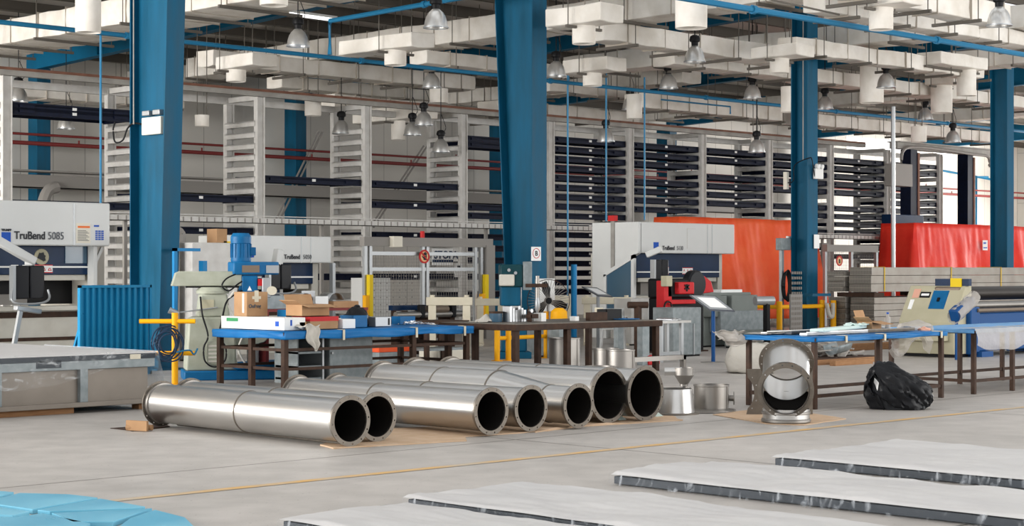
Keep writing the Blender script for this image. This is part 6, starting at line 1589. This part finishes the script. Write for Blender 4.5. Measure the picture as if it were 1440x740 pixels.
# ---- goods on the right bench
t = thing('foam_strip', 'long pale foam wrapped strip lying on the right workbench', 'foam strip', (18.1, 12.62, zC), .30)
part('strip', MB().box(-.75, .95, -.09, .09, .03, .07), 'foam', t, bev=.012)
part('crumpled_end', MB().grid(lambda u, v: (.65+.4*u, -.12+.24*v, .06+.04*noise.noise(Vector((u*6, v*5, 1)))+.02), 14, 8), 'foam', t, solid=.01)
for i, (x, y, L, r_, m_, lab) in enumerate(((17.15, 12.42, 1.3, .03, 'sheet_steel', 'long grey steel strip at the front of the right workbench'), (17.3, 12.75, 1.7, .12, 'text_grey', 'dark steel channel lying on the right workbench'), (17.9, 12.5, 1.6, -.02, 'steel_flange', 'brown flat steel bar on the right workbench'), (18.4, 12.9, 1.2, .06, 'sheet_steel', 'bright steel strip at the back of the right workbench'), (17.1, 12.95, 1.0, .0, 'white_plastic', 'white plastic strip at the left end of the right workbench'))):
    t = thing('steel_strip', lab, 'strip', (x, y, zC), r_); part('strip', MB().box(0, L, -.05, .05, 0, .025).box(0, L, -.05, -.042, 0, .04), m_, t)
open_box(19.05, 12.75, zC, .3, .2, .11, 'cardboard', 'small open brown carton at the right end of the right workbench', flaps=True, rz=.2)
t = thing('plastic_bottle', 'clear plastic bottle with a blue cap on the right workbench', 'bottle', (19.55, 12.85, zC)); part('bottle_body', MB().lathe([(0, 0), (.035, 0), (.035, .14), (.013, .18), (.013, .2), (0, .2)], n=16), 'film_thick', t); part('cap', MB().cyl((0, 0, .2), (0, 0, .22), .016, 12), 'logo_blue', t)
blob('plastic_scrap', 'crumpled clear plastic scrap between the two right benches', 'plastic', 'film_thick', (20.1, 12.8, zC-.04), .18, 21, sq=(1.4, 1, .5))
blob('plastic_scrap', 'orange brown paper scrap on the right workbench end', 'paper', 'salmon', (19.85, 12.5, zC-.02), .06, 25, sq=(1.6, 1, .6))
t = thing('plastic_sheet', 'white crumpled plastic hanging off the left corner of the right workbench', 'plastic sheet', (TC['a0'], TC['b1'], zC))
m = MB(); m.grid(lambda u, v: (-.03-.3*u+.03*math.sin(v*9), -.02+.35*u*.6+.05*math.sin(u*8+v*4), .04-.1*u*v-.16*v*(.5+.5*math.sin(u*5))+.03*noise.noise(Vector((u*6, v*6, 4)))), 20, 12)
m.grid(lambda u, v: (-.02+.6*u, -.35+.35*v, .012+.01*noise.noise(Vector((u*9, v*6, 4)))), 14, 10)
part('film', m, 'film_thick', t, solid=.004)
# ---- black rubbish bag
bgp = G(1266, 577)
bag = MB()
bm = bmesh.new(); bmesh.ops.create_icosphere(bm, subdivisions=5, radius=1)
vs = []
for v in bm.verts:
    p = v.co.normalized(); az = math.atan2(p.y, p.x)
    f = 1+.14*noise.noise(p*1.4+Vector((3, 1, 4)))
    # long creases fanning out from the gathered neck
    nk = Vector((-.75, -.1, .66)).normalized(); q = p-nk*p.dot(nk); ang = math.atan2(q.dot(Vector((.3, .9, .1))), q.dot(Vector((.6, -.2, .7)))); rad = math.acos(max(-1, min(1, p.dot(nk))))
    cr = abs(noise.noise(Vector((ang*2.6, rad*.7, 3)))); f -= .26*max(0, .24-cr)*(.4+rad*.5)
    cr = abs(noise.noise(Vector((ang*6, rad*1.1, 9)))); f -= .14*max(0, .2-cr)
    f += .06*noise.noise(p*2.6+Vector((1, 7, 2)))+.05*noise.noise(p*6)-.09*max(0, .2-abs(noise.noise(p*3.4+Vector((5, 5, 1)))))
    x = p.x*f*.5; y = p.y*f*.34; z = p.z*f*.37*(1-.25*p.x)
    x -= .08*p.z
    z = z+.2 if z+.2 > .004 else .004
    vs.append((x, y, z))
bag.add(vs, [tuple(v.index for v in f.verts) for f in bm.faces]); bm.free()
t = thing('rubbish_bag', 'crumpled black plastic rubbish bag on the floor in front of the right bench', 'rubbish bag', (bgp[0]+.12, bgp[1]+.12, 0), -.9); t.scale = (.77, .78, .92)
part('body', bag, 'black_bag', t, smooth=35)
m = MB(); m.grid(lambda u, v: (-.36-.1*math.sin(u*PI)+.04*noise.noise(Vector((u*7, v*5, 2))), -.14+.3*(v-.5)+.06*math.sin(u*7), .2+.26*u+.05*noise.noise(Vector((u*5, v*6, 7)))), 18, 12)
m.grid(lambda u, v: (-.5+.3*u, -.2+.16*v+.05*math.sin(u*6), .24-.2*u*u+.07*math.sin(v*5+u*4)), 14, 10)
part('open_mouth', m, 'black_bag', t, solid=.006, smooth=50)
part('torn_lining', MB().grid(lambda u, v: (-.37+.06*u+.02*v, -.2-.05*u, .3+.1*v-.06*u), 6, 6), 'paper', t, solid=.004)
part('knot', MB().lathe([(0, 0), (.04, .01), (.07, .07), (.05, .11), (0, .1)], (-.33, -.03, .42), n=9), 'black_bag', t, smooth=0)
# ---- scrap on pallet, beams
pp = G(1150, 514)
t = thing('pallet', 'low wooden pallet carrying scrap behind the right bench', 'pallet', (*pp, 0))
for i in range(5): part('deck_board', MB().box(0, 1.7, i*.24, i*.24+.15, .09, .115), 'dark_steel', t)
for y in (0, .5, 1.0): part('bearer', MB().box(0, 1.7, y, y+.1, 0, .09), 'wood', t)
m = MB(); rnd = random.Random(5)
for i in range(70):
    x, y = rnd.uniform(.1, 1.5), rnd.uniform(.1, 1.0); hh = .3*math.exp(-((x-.7)/.5)**2)
    m.cbox((x, y, .14+hh*rnd.random()), (rnd.uniform(.15, .5), .1, .02), Matrix.Rotation(rnd.random()*3, 3, 'Z')@Matrix.Rotation(rnd.uniform(-.6, .6), 3, 'Y'))
solo('scrap_heap', m, 'film_thick', 'heap of pale scrap strips lying on the pallet', 'scrap', kind='stuff', org=(0, 0, 0), smooth=0).location = (*pp, 0)
t = thing('bent_tray', 'bent pale blue metal trough on the scrap pallet', 'trough', (pp[0]+.35, pp[1]-.02, .12)); part('trough', MB().grid(lambda u, v: (.4*v, .16*math.cos(PI*u), .2-.16*math.sin(PI*u)+.05*v), 12, 3), 'galv', t, solid=.006)
wp = G(1187, 512); solo('timber_offcut', MB().box(0, 1.1, 0, .12, 0, .09), 'wood', 'reddish timber offcut in front of the scrap pallet', 'timber', org=(0, 0, 0), bev=.004).location = (*G(1175, 515), 0)
t = thing('timber_beam', 'long brown timber beam on the floor in front of the channel stacks', 'timber', (*G(1196, 494), .0)); part('beam', MB().box(0, 3.2, 0, .14, .0, .14), 'wood', t, bev=.01)
t = thing('cardboard_tube', 'brown cardboard tube on the floor behind the right bench', 'tube', (*G(1277, 497), .09)); part('tube', MB().lathe([(.09, 0), (.09, 1.4), (.075, 1.4), (.075, 0)], axis='X', n=20, closed=True), 'roll_brown', t)
# ================================================================ LEFT STAINLESS TANK
ta_, tb_ = 11.72, 17.6; TL, TDp, TH = 6.5, 4.2, .66
t = thing('steel_tank', 'long low stainless frame with panels under plastic film at the left edge', 'steel tank', (ta_-TL, tb_, 0))
part('panel', MB().box(.06, TL-.06, .06, TDp-.06, .1, TH-.14), 'tank_panel', t)
part('bottom_rail', MB().box(0, TL, 0, TDp, .07, .125), 'tank_panel', t, bev=.006)
part('top_rail', MB().box(0, TL, 0, TDp, TH-.17, TH-.07), 'galv', t, bev=.006)
for x in [TL-.93-i*1.06 for i in range(6)]: part('rib', MB().box(x-.05, x+.05, .0, .06, .125, TH-.16), 'galv', t, bev=.004)
part('dark_edge', MB().box(0, TL, -.004, TDp, TH-.07, TH-.012), 'board_core', t)
part('top_sheet', MB().box(0, TL, -.01, TDp, TH-.012, TH), 'film_top', t)
part('slot_opening', MB().box(TL-1.53, TL-1.22, -.004, .0, TH-.14, TH-.06), 'board_core', t)
part('clip', MB().box(TL-.34, TL-.2, -.012, .0, TH-.075, TH-.02), 'cream', t)
for y in (.1, TDp-.2):
    part('skid', MB().box(.2, TL-1.0, y, y+.15, 0, .07).box(TL-.15, TL-.02, y, y+.15, 0, .07), 'wood', t)
m = MB()
def drape(u, v):
    x = TL*u; dr = .1+.17*(1-u)+.14*math.sin(u*5.5+.6)**2+.12*max(0, .5-abs(u-.55))
    if u > .8: dr += -(u-.8)*.5
    return (x, -.012-.03*v-.012*noise.noise(Vector((u*60, v*3, 1))), TH+.012-max(.03, dr)*v*1.15+.02*noise.noise(Vector((u*20, v*2, 3))))
m.grid(drape, 160, 14)
def drape2(u, v):
    y = TDp*u*.6; return (TL+.03+.13*v*(1+.4*math.sin(u*9))+.015*noise.noise(Vector((u*50, v*5, 1))), y-.02, TH+.01-(.5)*v*(1-.15*math.sin(u*5)))
part('plastic_film', m, 'film', t, smooth=60)
m = MB(); m.grid(drape2, 50, 14); part('plastic_flap', m, 'film_flap', t, smooth=60)
# ================================================================ FOREGROUND WRAPPED PANELS
def wrapped(c_px, w_, L, label, seed, th=.078, rz=0, wp_=None):
    A, B = G(*c_px); 
    t = thing('wrapped_slab', label, 'wrapped slab', (A, B, 0), rz, 'plastic wrapped slabs on the floor')
    part('board', MB().box(.02, w_, -L, -.02, 0.01, th-.012), 'board_core', t, bev=.004)
    m = MB(); nu, nv = 60, int(L/.08)
    def top(u, v):
        x, y = w_*u, -L*(1-v)
        h = th+.006+.05*abs(noise.noise(Vector((x*.8+seed, y*.6, 1))))+.014*noise.noise(Vector((x*4+seed, y*3, 2)))+.006*noise.noise(Vector((x*12+seed, y*9, 2)))
        e = min(u*w_, .05)/.05; h = th*.96+(h-th*.96)*e
        ed = 1-min(1, (-y)/.5); h += .0
        x += .02*noise.noise(Vector((y*2.2, seed, 5)))*(1-u); y += .03*noise.noise(Vector((x*2.5, seed, 8)))*v**8
        return (x, y, max(h, th))
    m.grid(top, nu, nv)
    part('top_film', m, 'film_top', t, smooth=60)
    m = MB()
    def side(u, v):
        y = -L*(1-u); return (-.008-.035*abs(noise.noise(Vector((y*9+seed, v*2, 1))))*(1-v)-.02*(1-v)**2, y, .006+(th-.004)*v+.006*noise.noise(Vector((y*5, seed, 2))))
    m.grid(side, int(L/.02), 6)
    m.grid(lambda u, v: (w_*u, .012+.02*(1-v)**2, .006+(th)*v), 30, 4)
    part('side_film', m, 'film_side', t, smooth=60)
    return t
wrapped((1085, 656), 1.9, 6.5, 'white plastic wrapped slab on the floor, farthest right and farthest back', 1.3)
wrapped((858, 682), 1.2, 6.2, 'white plastic wrapped slab on the floor, in the middle of the lower right', 5.1)
wrapped((568, 716), 1.12, 5.8, 'white plastic wrapped slab on the floor, left of the middle one', 9.7)
wrapped((392, 744), 1.05, 5.0, 'white plastic wrapped slab cut by the bottom edge of the picture', 14.2, th=.06)
# ---- blue sheets bottom left
def bsheet(pts, label, z=.0, th=.035):
    P = [G(*p) for p in pts]; cx = sum(p[0] for p in P)/len(P); cy = sum(p[1] for p in P)/len(P)
    P = [(x+(cx-x)*min(.4, .012/max(.01, math.hypot(cx-x, cy-y))), y+(cy-y)*min(.4, .012/max(.01, math.hypot(cx-x, cy-y)))) for x, y in P]; mb = MB(); n = len(P)
    mb.add([(x, y, z) for x, y in P]+[(x, y, z+th) for x, y in P], [tuple(range(n-1, -1, -1)), tuple(range(n, 2*n))]+[(i, (i+1) % n, n+(i+1) % n, n+i) for i in range(n)])
    solo('blue_board', mb, 'blue_sheet', label, 'board', 'light blue boards on the floor', bev=.004)
bsheet([(-60, 712), (-60, 696), (0, 697), (22, 699), (2, 705)], 'light blue board cut by the left edge, farthest of the group')
bsheet([(4, 706), (27, 700), (100, 702), (140, 707), (46, 724), (-40, 712)], 'large light blue board with a rounded far edge at the bottom left')
bsheet([(50, 725), (90, 717), (142, 708), (207, 720), (190, 722), (68, 727)], 'light blue board with the glossy patch, middle of the bottom left group')
bsheet([(70, 729), (190, 724), (216, 722), (160, 742), (100, 742)], 'bright glossy blue board right of the middle one at the bottom left')
bsheet([(182, 736), (218, 724), (262, 735), (285, 760), (150, 760)], 'light blue board nearest the right end of the group at the bottom left')
bsheet([(-60, 716), (-38, 714), (44, 727), (20, 733), (-60, 728)], 'light blue board second from the left edge')
bsheet([(-60, 731), (22, 735), (60, 729), (130, 744), (100, 775), (-60, 775)], 'light blue board nearest the camera at the bottom left')

for o_ in list(sc.objects):
    k_ = o_.name.split('.')[0]
    if o_.parent is None and k_ == 'milling_machine': nest(o_, [(('cooling_fin', 'terminal_box'), 'motor'), (('belt_window', 'switch_plate'), 'belt_housing'), (('vent_slat',), 'vent_panel'), (('warning_mark', 'dial', 'red_switch'), 'head')])
    if o_.parent is None and k_ == 'safety_gate': nest(o_, [(('junction_box', 'beacon'), 'top_rail')])
    if o_.parent is None and k_ == 'sign_stand': nest(o_, [(('board_face', 'notice_paper', 'printed_line'), 'board_frame')])
    if o_.parent is None and k_ in ('no_touch_sign',): nest(o_, [(('ring', 'hand_symbol', 'slash'), 'disc')])
    if o_.parent is None and k_ == 'glass_jar': nest(o_, [(('lid',), 'jar_body')])
    if o_.parent is None and k_ == 'control_cabinet': nest(o_, [(('name_plate_lettering', 'name_plate', 'blue_panel', 'knob', 'red_sticker', 'white_sticker'), 'body'), (('emergency_button',), 'lower_box')])
